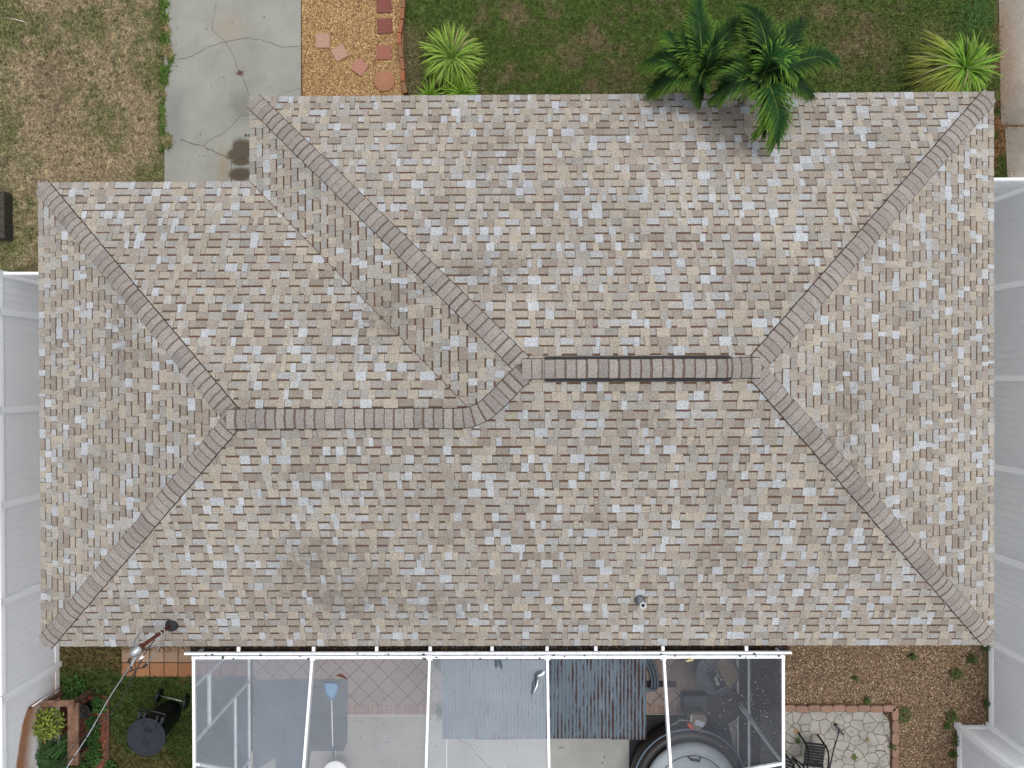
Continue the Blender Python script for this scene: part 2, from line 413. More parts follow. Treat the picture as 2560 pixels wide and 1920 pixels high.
sp_ = scatter_area([(2478, 60), (2500, 60), (2506, 300), (2560, 312), (2560, 320), (2520, 330), (2512, 400), (2540, 452), (2540, 480), (2470, 480)], 4500)
grass('verge_grass', 'dry brown grass and leaf litter along the side concrete path', sp_, lambda p: lerp3((.30, .17, .08), (.09, .12, .03), sstep(vnoise(p[:, 0], p[:, 1], 4, 5), .5, .75)))
def col_back(p):
    n = .6 * vnoise(p[:, 0], p[:, 1], 1.3, 21) + .4 * vnoise(p[:, 0], p[:, 1], 4, 22)
    dry = np.clip(sstep(n, .45, .7) * .7 + sstep(p[:, 1], W(0, 1700).y, W(0, 1640).y), 0, 1)
    return lerp3((.085, .13, .035), (.25, .17, .08), dry * (.5 + .5 * RNG.random(len(p))))
bp = scatter_area([(152, 1600), (500, 1600), (500, 1625), (303, 1625), (303, 1692), (640, 1692), (640, 2000), (276, 2000), (270, 1735), (152, 1735)], 4600)
grass('lawn', 'grass of the back yard around the black wheelie bin', bp, col_back, .05)

def stones(name, label, p, cols, probs, size, cat, z=.012):
    n = len(p); a = RNG.random(n) * 6.283; r1 = size * (.5 + RNG.random(n)); r2 = r1 * (.4 + .5 * RNG.random(n)); hh = .5 * r2 * (.6 + RNG.random(n))
    V = np.zeros((n, 5, 3))
    for k, (u, v) in enumerate(((-1, -.5), (.3, -1), (1, .3), (-.4, 1))):
        V[:, k, 0] = p[:, 0] + u * r1 * np.cos(a) - v * r2 * np.sin(a); V[:, k, 1] = p[:, 1] + u * r1 * np.sin(a) + v * r2 * np.cos(a); V[:, k, 2] = z - .003
    V[:, 4, :2] = p + (RNG.random((n, 2)) - .5) * size * .4; V[:, 4, 2] = z + hh
    b = (np.arange(n) * 5)[:, None]
    Fc = np.concatenate([b + np.array([[0, 1, 4]]), b + np.array([[1, 2, 4]]), b + np.array([[2, 3, 4]]), b + np.array([[3, 0, 4]])])
    ci = RNG.choice(len(cols), n, p=probs); c = np.array(cols)[ci] * (.7 + .6 * RNG.random(n))[:, None]
    c = np.tile(c, (4, 1))
    return tag(fast_mesh(name, V.reshape(-1, 3), Fc, np.clip(c, 0, 1), M_PEB), label, cat, kind='stuff')
gp = scatter_area([(754, -60), (1000, -60), (1006, 100), (1010, 250), (758, 250)], 6500)
gcol = [(.42, .26, .10), (.27, .155, .06), (.62, .47, .26), (.11, .06, .025), (.36, .17, .07)]
stones('gravel', 'golden brown gravel beside the concrete driveway', gp, gcol, [.34, .28, .14, .16, .08], .014, 'gravel', .016)
wp = scatter_area([(1940, 1590), (2463, 1590), (2463, 1812), (2392, 1812), (2392, 2000), (2245, 2000), (2245, 1765), (1940, 1765)], 5200)
wcol = [(.19, .115, .06), (.12, .072, .04), (.42, .32, .20), (.045, .028, .018), (.24, .17, .11)]
stones('pebbles', 'brown pebbles and bark between the pool cage and right fence', wp, wcol, [.34, .28, .12, .16, .1], .019, 'gravel', .012)
rp = scatter_area([(140, 1740), (265, 1740), (270, 2000), (120, 2000)], 2600)
stones('bark_mulch', 'dark red bark mulch in the bed beside the left fence', rp, [(.17, .045, .025), (.08, .03, .02), (.24, .09, .05)], [.45, .35, .2], .028, 'mulch', .014)

# ------------------------------------------------------------------ HOUSE
X0, X1, Y0, Y1, Y2, X3, T = -8.65168737, 8.57112100, -4.79875556, 5.13801228, 3.61128402, -4.80763993, .410828
HW = (Y1 - Y0) / 2; HW2 = (Y2 - Y0) / 2; YR = Y0 + HW; YR2 = Y0 + HW2
ZR = EAVE + T * HW; ZR2 = EAVE + T * HW2
house = thing('house', 'single storey house under a tan and grey shingle hip roof', 'house', (0, 0, 0))
PAL = [((.465, .49, .51), .15), ((.42, .37, .295), .17), ((.39, .345, .285), .22), ((.405, .38, .345), .22), ((.335, .287, .243), .16), ((.35, .33, .295), .09)]
def pick(gap=False):
    r = random.random(); a = 0
    for c, p in PAL:
        a += p
        if r < a: break
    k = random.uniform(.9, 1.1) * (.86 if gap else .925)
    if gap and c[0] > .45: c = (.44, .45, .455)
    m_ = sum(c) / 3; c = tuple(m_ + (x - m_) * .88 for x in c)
    return tuple(x * k for x in c)
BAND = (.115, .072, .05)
SL = math.sqrt(1 + T * T); EXP = .1445 * SL
roof = MB(); base = MB()
def plane(poly, eave_a, eave_b, inward):
    """poly: plan points; eave line a->b; inward: plan unit vector upslope"""
    a = Vector((*eave_a, EAVE)); b = Vector((*eave_b, EAVE)); u = (b - a).normalized(); inw = Vector((*inward, 0))
    v = (inw + Vector((0, 0, T))).normalized(); nrm = u.cross(v).normalized()
    if nrm.z < 0: nrm = -nrm
    P2 = []
    for x, y in poly:
        d = Vector((x, y, 0)) - Vector((a.x, a.y, 0)); P2.append((d.dot(u), d.dot(inw) * SL))
    to3 = lambda p, h: a + u * p[0] + v * p[1] + nrm * h
    base.face([to3(p, 0) for p in P2], (.1, .07, .055))
    umin = min(p[0] for p in P2); umax = max(p[0] for p in P2); vmax = max(p[1] for p in P2)
    def cell(u0, u1, v0, v1, h0, h1, c, sl=0.0):
        q = [(u0 + sl, v0), (u1 + sl, v0), (u1, v1), (u0, v1)]
        pl = clip(P2, q)
        if len(pl) < 3 or area(pl) < 2e-5: return
        hh = lambda p: h0 + (h1 - h0) * (p[1] - v0) / (v1 - v0)
        top = [to3(p, hh(p)) for p in pl]
        roof.grid([[to3(p, .001) for p in pl], top], c, closed=True)
        roof.face(top, c)
    k = 0
    while k * EXP < vmax:
        v0, v1 = k * EXP, (k + 1) * EXP; x = umin - random.random() * .3; tooth = random.random() < .5
        jit = random.uniform(-.002, .002); vb = v1 - EXP * random.uniform(.19, .26)
        while x < umax:
            if tooth: wd = random.choice((.09, .12, .15, .18, .22)) * random.uniform(.9, 1.1)
            else: wd = random.choice((.08, .11, .15, .19, .23)) * random.uniform(.9, 1.1)
            sl = random.uniform(-.004, .004); g = .0022
            if tooth:
                if wd > .13 and random.random() < .35:
                    m_ = x + wd * random.uniform(.35, .65); c1, c2 = pick(), pick()
                    cell(x + g, m_ , v0 + .003, v1 - .0015, .014, .007, c1, sl); cell(m_, x + wd - g, v0 + .003, v1 - .0015, .014, .007, c2, sl)
                else: cell(x + g, x + wd - g, v0 + .003, v1 - .0015, .014, .007, pick(), sl)
            else:
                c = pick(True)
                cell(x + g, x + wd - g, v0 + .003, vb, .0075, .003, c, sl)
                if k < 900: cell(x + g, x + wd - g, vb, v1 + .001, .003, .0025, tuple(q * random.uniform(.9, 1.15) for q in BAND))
            x += wd
            tooth = not tooth if random.random() < .93 else tooth
        k += 1
L1 = (X1 - HW, YR); L0 = (X3 + HW, YR); G0 = (X0 + HW2, YR2); G1 = (X3 + HW2, YR2)
plane([(X0, Y0), (X1, Y0), L1, L0, G1, G0], (X0, Y0), (X1, Y0), (0, 1))           # back slope
plane([(X1, Y1), (X3, Y1), L0, L1], (X1, Y1), (X3, Y1), (0, -1))                   # front slope
plane([(X1, Y0), (X1, Y1), L1], (X1, Y0), (X1, Y1), (-1, 0))                       # right hip end
plane([(X3, Y1), (X3, Y2), G1, L0], (X3, Y1), (X3, Y2), (1, 0))                    # short left slope
plane([(X3, Y2), (X0, Y2), G0, G1], (X3, Y2), (X0, Y2), (0, -1))                   # garage front slope
plane([(X0, Y2), (X0, Y0), G0], (X0, Y2), (X0, Y0), (1, 0))                        # left hip end
n = len(roof.v); roof.v += base.v; roof.f += [[i + n for i in f] for f in base.f]; roof.c += base.c; roof.sm += base.sm
roof_o = roof.build('roof', M_SH, house)
# walls, soffit, fascia
foot = [(X0, Y0), (X1, Y0), (X1, Y1), (X3, Y1), (X3, Y2), (X0, Y2)]
def inset(d): return [(X0 + d, Y0 + d), (X1 - d, Y0 + d), (X1 - d, Y1 - d), (X3 + d, Y1 - d), (X3 + d, Y2 - d), (X0 + d, Y2 - d)]
mb = MB(); a_ = inset(.5); mb.grid([[(x, y, 0) for x, y in a_], [(x, y, EAVE - .2) for x, y in a_]], closed=True); mb.build('wall', M_WALL, house)
mb = MB(); b_ = inset(.02); mb.grid([[(x, y, EAVE - .17) for x, y in b_], [(x, y, EAVE - .17) for x, y in inset(.51)]], closed=True)
mb.grid([[(x, y, EAVE - .17) for x, y in b_], [(x, y, EAVE - .012) for x, y in b_]], closed=True); mb.build('fascia', M_METALW, house)
mb = MB(); dx = MB()
M_GLASS = simple('dark_glass', (.03, .04, .045), .08, .05, 3, 0, .6)
yb = Y0 + .5
for k in range(2):
    x = 1.0 + k * 1.2
    fr = MB()
    for (xa, xb, za, zb) in ((x, x + 1.2, .05, .13), (x, x + 1.2, 2.0, 2.08), (x, x + .08, .13, 2.0), (x + 1.12, x + 1.2, .13, 2.0)): fr.box(xa, yb - .05, za, xb, yb - .004, zb)
    d_ = fr.build('sliding_door', M_METALW, house); g_ = MB(); g_.box(x + .08, yb - .03, .13, x + 1.12, yb - .02, 2.0); g_.build('pane', M_GLASS, d_)
for (x, y, ax) in ((-7.6, Y2 - .5, 0), (0.5, Y1 - .5, 0), (5.0, Y1 - .5, 0)):
    wid = 2.4 if ax == 0 and x < -5 else 1.4; z0 = .05 if x < -5 else .95
    fr = MB(); fr.box(x, y + .004, z0, x + wid, y + .06, z0 + .07); fr.box(x, y + .004, 2.05, x + wid, y + .06, 2.12); fr.box(x, y + .004, z0 + .07, x + .07, y + .06, 2.05); fr.box(x + wid - .07, y + .004, z0 + .07, x + wid, y + .06, 2.05)
    if x < -5:
        o_ = fr.build('garage_door', M_METALW, house); g_ = MB()
        for q in range(4): g_.box(x + .07, y + .004, .13 + q * .48, x + wid - .07, y + .04, .13 + q * .48 + .47)
        g_.build('door_panel', M_METALW, o_)
    else:
        o_ = fr.build('window', M_METALW, house); g_ = MB(); g_.box(x + .07, y + .01, z0 + .07, x + wid - .07, y + .02, 2.05); g_.build('pane', M_GLASS, o_)

# hip and ridge caps
CAPC = [(.30, .275, .255), (.285, .26, .24), (.315, .29, .268), (.265, .242, .225)]
def cap_strip(A, B, drop, name='hip_cap', half=.152, lift=.02, start=0, end=None, parent=roof_o, spacing=.155, rnd=.02):
    """overlapping caps from A (low / start) to B; drop = height lost per metre sideways"""
    path = A if isinstance(A, list) else [Vector(A), Vector(B)]
    cum = [0.0]
    for q0, q1 in zip(path[:-1], path[1:]): cum.append(cum[-1] + (q1 - q0).length)
    L = cum[-1]
    def at(tt):
        i = 0
        while i < len(cum) - 2 and tt > cum[i + 1]: i += 1
        d = (path[i + 1] - path[i]).normalized(); return path[i] + d * (tt - cum[i]), d
    def sideat(tt):
        d = (at(min(L, tt + .05))[0] - at(max(0, tt - .05))[0]).normalized(); return Vector((-d.y, d.x, 0)).normalized()
    mbx = MB(); n_ = int(L / spacing) + 1
    offs = [-1, -.8, -.55, -.3, -.12, 0, .12, .3, .55, .8, 1]
    t = start
    def row(tt, h, wj=0, oo=None, jg=None):
        out = []
        for i, o in enumerate(offs):
            x = o * half + wj
            z = -drop * (math.sqrt(x * x + rnd * rnd) - rnd) + h
            p = at(tt + (jg[i] if jg else 0))[0] + sideat(tt) * x; out.append(Vector((p.x, p.y, p.z + z)))
        return out
    while t < (end or L) - .02:
        e = min(t + spacing, (end or L)); bw = random.uniform(.014, .042); c = random.choice(CAPC); wj = random.uniform(-.004, .004)
        k = random.uniform(.93, 1.07); c = tuple(q * k for q in c)
        jg = [random.uniform(-.003, .003) for _ in offs]; j0 = [random.uniform(-.0015, .0015) for _ in offs]
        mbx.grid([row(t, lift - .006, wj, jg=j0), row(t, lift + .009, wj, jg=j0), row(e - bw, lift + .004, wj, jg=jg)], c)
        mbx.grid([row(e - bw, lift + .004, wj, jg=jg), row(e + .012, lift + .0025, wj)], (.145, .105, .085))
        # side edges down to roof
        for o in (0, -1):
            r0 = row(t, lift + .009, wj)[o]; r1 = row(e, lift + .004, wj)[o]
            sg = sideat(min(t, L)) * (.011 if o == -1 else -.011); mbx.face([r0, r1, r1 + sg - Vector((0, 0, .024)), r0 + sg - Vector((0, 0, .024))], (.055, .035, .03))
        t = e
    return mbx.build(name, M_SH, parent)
dr45 = T * .7071
C3 = lambda p, z: Vector((p[0], p[1], z))
def hipend(c, r, zr, full=False):
    """slightly inside the corner up to the ridge end"""
    a = C3(c, EAVE); b = C3(r, zr); d = (b - a).normalized(); return a + d * .10, b
for c, r, z in (((X0, Y0), G0, ZR2), ((X0, Y2), G0, ZR2), ((X3, Y1), L0, ZR), ((X1, Y1), L1, ZR), ((X1, Y0), L1, ZR)):
    a, b = hipend(c, r, z); cap_strip(a, b, dr45, end=(b - a).length - .11)
    # corner piece clipped to the eave corner
    sxn = 1 if c[0] < 0 else -1; syn = 1 if c[1] < 0 else -1
    q = MB(); zf = lambda x, y: EAVE + T * min(abs(x - c[0]), abs(y - c[1])) + .026
    s2 = .27
    pts = [(c[0], c[1]), (c[0] + sxn * s2, c[1]), (c[0] + sxn * (s2 + .0), c[1] + syn * .02), (c[0] + sxn * .155, c[1] + syn * .155), (c[0] + sxn * .02, c[1] + syn * s2), (c[0], c[1] + syn * s2)]
    if sxn * syn < 0: pts.reverse()
    mid = C3(c, zf(*c))
    q.face([Vector((x, y, zf(x, y) - .004)) for x, y in pts], CAPC[0]); q.build('hip_cap', M_SH, roof_o)
g1_ = C3(G1, ZR2); gd = (C3(L0, ZR) - g1_).normalized(); p_a = g1_ - Vector((.32, 0, 0)); p_b = g1_ + gd * .30
bend = [p_a * (1 - u) ** 2 + g1_ * 2 * u * (1 - u) + p_b * u * u for u in [k / 6 for k in range(7)]]
cap_strip([C3(G0, ZR2) - Vector((.10, 0, 0))] + bend + [C3(L0, ZR) - gd * .05], None, T * .85, 'ridge_cap', lift=.042)
va = W(1362, 921, ZR).x; vb_ = W(1828, 919, ZR).x
cap_strip(C3(L0, ZR) - Vector((.08, 0, 0)), (va + .05, YR, ZR), T, 'ridge_cap', lift=.042)
cap_strip(C3(L1, ZR) + Vector((.10, 0, 0)), (vb_ - .05, YR, ZR), T, 'ridge_cap', lift=.042)
# ridge vent: black ribbed plastic under caps
mb = MB()
for sgn in (-1, 1):
    prof = [(.0, .045), (.178, -.015), (.183, -.05), (.0, .0)]
    r0 = [Vector((va, YR + sgn * y, ZR + z + .012)) for y, z in prof]; r1 = [Vector((vb_, p.y, p.z)) for p in r0]
    mb.grid([r0, r1], closed=True, capa=True, capb=True)
    for k in range(int((vb_ - va) / .03)):
        x = va + k * .03; mb.box(x, YR + sgn * .19 - .008, ZR - .062, x + .014, YR + sgn * .19 + .004, ZR - .012)
rv = mb.build('ridge_vent', M_DARK, roof_o)
cap_strip((va, YR, ZR), (vb_, YR, ZR), T * .9, 'ridge_vent_cap', lift=.075, half=.142, spacing=.163)
# valley seam
mb = MB(); A = C3((X3, Y2), EAVE + .016); B = C3(G1, ZR2 + .016); s_ = Vector((.7071, .7071, 0)) * .006
mb.face([A - s_, B - s_, B + s_, A + s_], (.15, .1, .08)); mb.build('valley_seam', M_SH, roof_o)
# plumbing vent
def vent_pipe():
    z0 = EAVE + T * (W(1600, 1498, 3.3).y - Y0); b = W(1600, 1500, z0)
    m = MB(); m.lathe(b - Vector((0, 0, .05)), [(.10, 0), (.095, .06), (.075, .09), (.058, .11)], 20, ax=Matrix.Rotation(0, 3, 'X')); o = m.build('vent_pipe', simple('lead_flashing', (.16, .17, .18), .5, .4, 20, .5), roof_o)
    m = MB(); r = .045
    m.lathe(b, [(r * .78, .05), (r * .78, .315), (r * 1.25, .318), (r * 1.25, .29), (r, .28), (r, 0)], 20, capa=False, capb=False); m.build('pipe_collar', simple('zinc_bright', (.62, .66, .7), .5, .15, 30), o)
    m = MB(); m.lathe(b, [(r * .77, .29), (.001, .285)], 20, capa=False); m.build('pipe_shade_disk', M_DARK, o)  # black disk stands in for the shade inside the pipe
vent_pipe()
# gutter with dead leaves along the back eave
gy = Y0
ga, gb = W(545 - 75, 1618, 2.45).x, W(1975, 1618, 2.45).x
mb = MB(); yA = Y0 - .012; yB = W(1200, 1632, 2.45).y
for (y0_, z0_, y1_, z1_) in ((yA, 2.33, yA - .008, 2.47), (yB, 2.33, yB + .008, 2.50), (yB, 2.33, yA, 2.338)):
    mb.box(ga, min(y0_, y1_), z0_, gb, max(y0_, y1_), z1_)
gut = mb.build('gutter', M_BLACKP, house)
n_ = 2600; V = np.zeros((n_, 4, 3)); px_ = ga + RNG.random(n_) * (gb - ga); py_ = yB + .012 + RNG.random(n_) * (yA - yB - .03); an = RNG.random(n_) * 6.28; ls = .012 + .02 * RNG.random(n_)
for k, (u, v) in enumerate(((-1, -.4), (1, -.5), (1, .4), (-1, .5))):
    V[:, k, 0] = px_ + ls * (u * np.cos(an) - v * np.sin(an)); V[:, k, 1] = np.clip(py_ + ls * (u * np.sin(an) + v * np.cos(an)), yB + .009, yA - .01); V[:, k, 2] = 2.345 + .03 * RNG.random(n_) + .02 * RNG.random(n_)
cc = np.array([(.04, .02, .01), (.02, .012, .008), (.22, .11, .035), (.1, .05, .02)])[RNG.choice(4, n_, p=[.4, .35, .1, .15])]
fl = fast_mesh('leaf_litter', V.reshape(-1, 3), np.arange(n_ * 4).reshape(n_, 4), cc, M_PEB, gut); fl['kind'] = 'stuff'

# ------------------------------------------------------------------ service mast with weatherhead, wires
mast = thing('service_mast', 'rusty electric service mast with grey weatherhead poking through lower left roof', 'mast', W(430, 1562, 2.85))
zb = EAVE + T * (W(430, 1562, 2.85).y - Y0); mb0 = W(430, 1562, zb); ztop = 3.95
M_RUST = simple('rusty_pipe', (.15, .042, .02), .85, .35, 12)
m = MB(); m.lathe(mb0, [(.115, -.03), (.112, .03), (.085, .05), (.04, .10)], 24); m.build('roof_boot', M_DARK, mast)
m = MB(); m.tube([mb0 + Vector((0, 0, .0)), Vector((mb0.x, mb0.y, ztop))], .032, 14)
for zz in (.5, .9): m.tube([Vector((mb0.x, mb0.y, zb + zz)), Vector((mb0.x, mb0.y, zb + zz + .03))], .036, 14)
m.tube([Vector((mb0.x, mb0.y, ztop - .12)), Vector((mb0.x, mb0.y, ztop))], .05, 14)
m.build('pipe', M_RUST, mast)
m = MB()
for zz in (.32, .44): m = MB(); m.tube([Vector((mb0.x, mb0.y, zb + zz)), Vector((mb0.x, mb0.y, zb + zz + .012))], .0345, 14); m.build('paint_ring', M_WHITEP, mast)
hd = Vector((mb0.x, mb0.y, ztop)) + Vector((-.02, -.03, .0)); rot = Matrix.Rotation(.7, 3, 'Z') @ Matrix.Rotation(-.35, 3, 'Y')
m = MB(); m.lathe(hd, [(.06, -.02), (.105, .0), (.105, .015), (.095, .03), (.075, .075), (.04, .105), (.002, .115)], 28, ax=rot, sx=1.15, sy=.82); m.build('weatherhead', M_GREYM, mast)
def smooth_path(pts, n=8):
    out = []
    for i in range(len(pts) - 1):
        p0 = pts[max(i - 1, 0)]; p1 = pts[i]; p2 = pts[i + 1]; p3 = pts[min(i + 2, len(pts) - 1)]
        for k in range(n):
            t = k / n; out.append(.5 * ((2 * p1) + (p2 - p0) * t + (2 * p0 - 5 * p1 + 4 * p2 - p3) * t * t + (3 * p1 - p0 - 3 * p2 + p3) * t ** 3))
    out.append(pts[-1]); return out
Z6 = lambda x, y, z: W(300 + x / 10.367, 1540 + y / 10.367, z)
for pts, r, mt in (([(490, 700, 3.95), (485, 560, 4.02), (520, 415, 4.05), (430, 560, 3.98), (330, 820, 3.8), (270, 1080, 3.7)], .009, M_CABLEG),
                   ([(560, 940, 3.9), (680, 850, 3.9), (850, 790, 3.95), (1060, 720, 4.0), (1000, 850, 3.9), (830, 1050, 3.8), (700, 1230, 3.7)], .0095, M_CABLEG),
                   ([(540, 940, 3.9), (640, 870, 3.9), (720, 840, 3.92), (880, 640, 4.0)], .009, M_CABLE),
                   ([(240, 1190, 3.65), (270, 1290, 3.6), (305, 1370, 3.55), (290, 1420, 3.5), (180, 1480, 3.45), (60, 1620, 3.4)], .01, M_CABLE),
                   ([(590, 1340, 3.6), (440, 1370, 3.55), (290, 1420, 3.5)], .009, M_CABLE),
                   ([(700, 880, 3.9), (640, 990, 3.85), (590, 1060, 3.8), (420, 1370, 3.6), (250, 1659, 3.4)], .007, M_CABLE)):
    m = MB(); m.tube(smooth_path([Z6(*p) for p in pts]), r, 7); m.build('wire_loop', mt, mast)
for (a, b) in (((275, 1090, 3.7), (215, 1190, 3.66)), ((700, 1240, 3.7), (590, 1340, 3.6))):
    m = MB(); A, B = Z6(*a), Z6(*b); m.tube([A, A.lerp(B, .2), A.lerp(B, .8), B], [.012, .024, .024, .012], 8); m.build('splice_cover', M_CABLE, mast)
m = MB(); A, B = Z6(600, 1040, 3.82), Z6(520, 1110, 3.78); m.tube([A, B], .02, 10); m.build('insulator', M_WHITEP, mast)
# overhead cable to lower left
cbl = thing('service_cable', 'twisted overhead power cable running from the mast down to the lower left corner', 'cable', W(330, 1640, 3.6))
P = [W(343, 1636, 3.85), W(312, 1685, 3.8), W(270, 1750, 3.85), W(225, 1830, 3.95), W(170, 1915, 4.1), W(90, 2040, 4.4), W(-200, 2480, 5.5)]
sp = smooth_path(P, 14)
m = MB(); m.tube(sp, .0065, 6); m.build('steel_messenger', M_GREYM, cbl)
m = MB(); m.tube([p + Vector((math.cos(i * .75) * .014, math.sin(i * .75) * .014, -.004)) for i, p in enumerate(sp[10:])], .008, 6); m.build('insulated_wire', M_CABLE, cbl)
m = MB(); A, B = W(342, 1638, 3.86), W(328, 1664, 3.83); m.bar(A, B, .035, .02); m.build('clamp', M_GREYM, cbl)
m = MB(); m.tube(smooth_path([W(355, 1650, 3.8), W(330, 1700, 3.6), W(280, 1780, 3.4), W(200, 1850, 3.3), W(120, 1960, 3.3), W(-100, 2300, 4)], 8), .006, 6)
tag(m.build('telephone_wire', M_CABLE, None, W(330, 1700, 3.6)), 'thin black wire sagging beneath the twisted overhead power cable', 'wire')

# ------------------------------------------------------------------ white vinyl fences
def m_vinyl(stain=False):
    t = NT('white_vinyl_stained' if stain else 'white_vinyl')
    c = t.mix(t.ramp(t.noise(.8, 4), .3, .7), (.93, .94, .955), (.955, .962, .972))
    if stain:
        sp = t.n('SeparateXYZ', {0: t.pos}); y = sp.outputs[1]; z = sp.outputs[2]
        nz = t.math('MULTIPLY', t.math('SUBTRACT', t.noise(5, 5), .5), .25)
        # sprinkler arc: top edge rises from z=1.0 at y=-6.55 to 1.4 at -7.4
        ys = t.math('SUBTRACT', -6.6, y)
        top = t.math('ADD', t.math('MULTIPLY', t.math('POWER', t.math('MAXIMUM', ys, .0), .5), .42), 1.0)
        top = t.math('ADD', top, t.math('MULTIPLY', nz, .3))
        d = t.math('SUBTRACT', top, z)                      # distance below edge
        inside = t.math('MULTIPLY', t.ramp(d, 0, .05), t.ramp(ys, -.02, .03))
        strong = t.math('MULTIPLY', inside, t.ramp(t.math('ADD', d, t.math('MULTIPLY', nz, .5)), .2, .5, .95, .25))
        spk = t.math('MULTIPLY', strong, t.ramp(t.noise(45, 3), .3, .6, .65, 1))
        low = t.math('MULTIPLY', t.ramp(z, .0, .5, .75, 0), t.ramp(y, -6.9, -5.9, 1, 0))
        m_ = t.math('MAXIMUM', spk, t.math('MULTIPLY', low, t.ramp(t.noise(9, 4), .3, .6)))
        clean = t.math('MULTIPLY', t.ramp(y, -7.3, -7.0, 1, 0), t.ramp(z, .8, 1.1, 1, 0))
        m_ = t.math('MULTIPLY', m_, t.math('SUBTRACT', 1, t.math('MULTIPLY', clean, .8)))
        c = t.mix(m_, c, (.50, .19, .035))
    m_ = t.done(c, .35, None, 0, .4)
    b = t.out.inputs[0].links[0].from_socket; tr = t.n('BsdfTranslucent', {'Color': c}); mx = t.n('MixShader', {0: .5})
    t.t.links.new(b, mx.inputs[1]); t.t.links.new(tr.outputs[0], mx.inputs[2]); t.t.links.new(mx.outputs[0], t.out.inputs[0]); return m_
M_VIN = m_vinyl(); M_VINS = m_vinyl(True)
FH = 1.82
def fence(label, A, B, posts, side, mat=M_VIN, gap0=0):
    """A->B on ground (2-D); posts: distances from A; side: unit 2-D towards yard"""
    A = Vector((*A, 0)); B = Vector((*B, 0)); d = (B - A); L = d.length; d.normalize(); s_ = Vector((*side, 0))
    f = thing('vinyl_fence', label, 'fence', A)
    def obox(mb, t0, t1, o0, o1, z0, z1, bev=0.004):
        def P(t, o, z): p = A + d * t + s_ * o; return (p.x, p.y, z)
        R = lambda k, z: [P(t0 + k, o0 + k, z), P(t1 - k, o0 + k, z), P(t1 - k, o1 - k, z), P(t0 + k, o1 - k, z)]
        mb.grid([R(bev, z0), R(0, z0 + bev), R(0, z1 - bev), R(bev, z1)], closed=True, capa=True, capb=True)
    for t in posts:
        m = MB(); obox(m, t - .063, t + .063, -.063, .063, 0, FH + .04, .005); po = m.build('post', mat, f)
        m = MB(); obox(m, t - .075, t + .075, -.075, .075, FH + .04, FH + .06, .005); m.build('post_cap', mat, po)
    ps = sorted(set([0] + list(posts) + [L]))
    for a, b in zip(ps[:-1], ps[1:]):
        a0, b0 = a + .064, b - .064
        if b0 - a0 < .1: continue
        m = MB(); obox(m, a0, b0, -.025, .025, FH - .14, FH, .005); m.build('top_rail', mat, f)
        m = MB(); obox(m, a0, b0, -.025, .025, .05, .19, .005); m.build('bottom_rail', mat, f)
        m = MB(); nn = max(1, round((b0 - a0) / .165)); wd = (b0 - a0) / nn
        for k in range(nn): obox(m, a0 + k * wd + .0015, a0 + (k + 1) * wd - .0015, -.011, .011, .192, FH - .142, .003)
        obox(m, a0, b0, -.006, .006, .191, FH - .141, .001)
        m.build('plank_panel', mat, f)
    return f
YLT = W(0, 683, FH).y
pl = [YLT - W(0, y, FH).y for y in (778, 1026, 1265, 1508, 1750, 1990, 2230)]
fence('long white vinyl privacy fence on the left with an orange rust stain', (XL, YLT), (XL, YLT - pl[-1]), [0] + pl, (1, 0), M_VINS)
fence('short white fence closing the gap between left fence and house', (XL + .064, YLT), (X0 + .5, YLT), [X0 + .44 - XL], (0, -1))
XR = W(2467, 1700).x + .03; YRT = W(0, 462, FH).y
yj = W(2430, 1812).y
pr = [YRT - y for y in (1.91, 0.0, -1.88, -3.77, -5.65)] + [YRT - yj]
fence('long white vinyl privacy fence on the right beside the roof', (XR, YRT), (XR, yj), [0] + pr, (-1, 0))
fence('short white fence closing the gap between right fence and house', (XR - .064, YRT), (X1 - .5, YRT), [XR - X1 + .44], (0, -1))
XI = W(2388, 1850).x + .03
fence('short white fence jogging inward at the lower right pebble bed', (XR - .064, yj), (XI + .064, yj), [], (0, 1))
fence('white vinyl fence leaving the frame at the bottom right corner', (XI, yj), (XI, yj - 3.8), [0, 1.9, 3.8], (-1, 0))
# sprinkler riser that stained the fence
m = MB(); b = Vector((XL + .05, W(152, 1715).y, 0)); m.tube([b, b + Vector((0, 0, 1.02))], .012, 8)
sr = m.build('sprinkler_riser', M_WHITEP, None, b); tag(sr, 'thin white sprinkler riser pipe against the stained left fence', 'pipe')
m = MB(); m.lathe(b + Vector((.01, 0, 1.02)), [(.016, 0), (.022, .02), (.018, .05), (.004, .06)], 10); m.build('sprinkler_head', M_BLACKP, sr)

# ------------------------------------------------------------------ front garden: stepping stones, edging
PINK = (.41, .25, .185); DEEP = (.20, .07, .055)
def stone(label, px, py, half_px, rot, c, group='square stepping stones'):
    b = W(px, py, .035); h = half_px / F * (H - .035)
    m = MB(); q = [Vector((math.cos(a + rot), math.sin(a + rot), 0)) * h * 1.414 for a in [math.pi / 4 + k * math.pi / 2 for k in range(4)]]
    rows = []
    for k, z in ((1, .012), (1, .036), (.975, .044)): rows.append([(b.x + v.x * k, b.y + v.y * k, z) for v in q])
    m.grid(rows, c, closed=True, capb=True)
    return tag(m.build('stepping_stone', M_STONE, None, b), label, 'stepping stone', group)
stone('pale pink square stepping stone nearest the driveway', 807, 102, 17.5, 0, PINK)
stone('pale pink tilted stepping stone in the middle of the gravel curve', 849, 132, 17, math.radians(27), PINK)
stone('pink tilted stepping stone closest to the round one and roof edge', 899, 168, 17, math.radians(-33), (.39, .19, .14))
stone('dark red stepping stone cut by the top of the picture', 960, 14, 18, 0, DEEP)
stone('dark red stepping stone, second down beside the edging', 962, 65, 18.5, math.radians(4), DEEP)
stone('faded red stepping stone just above the round one', 960, 131, 18, 0, (.30, .12, .085))
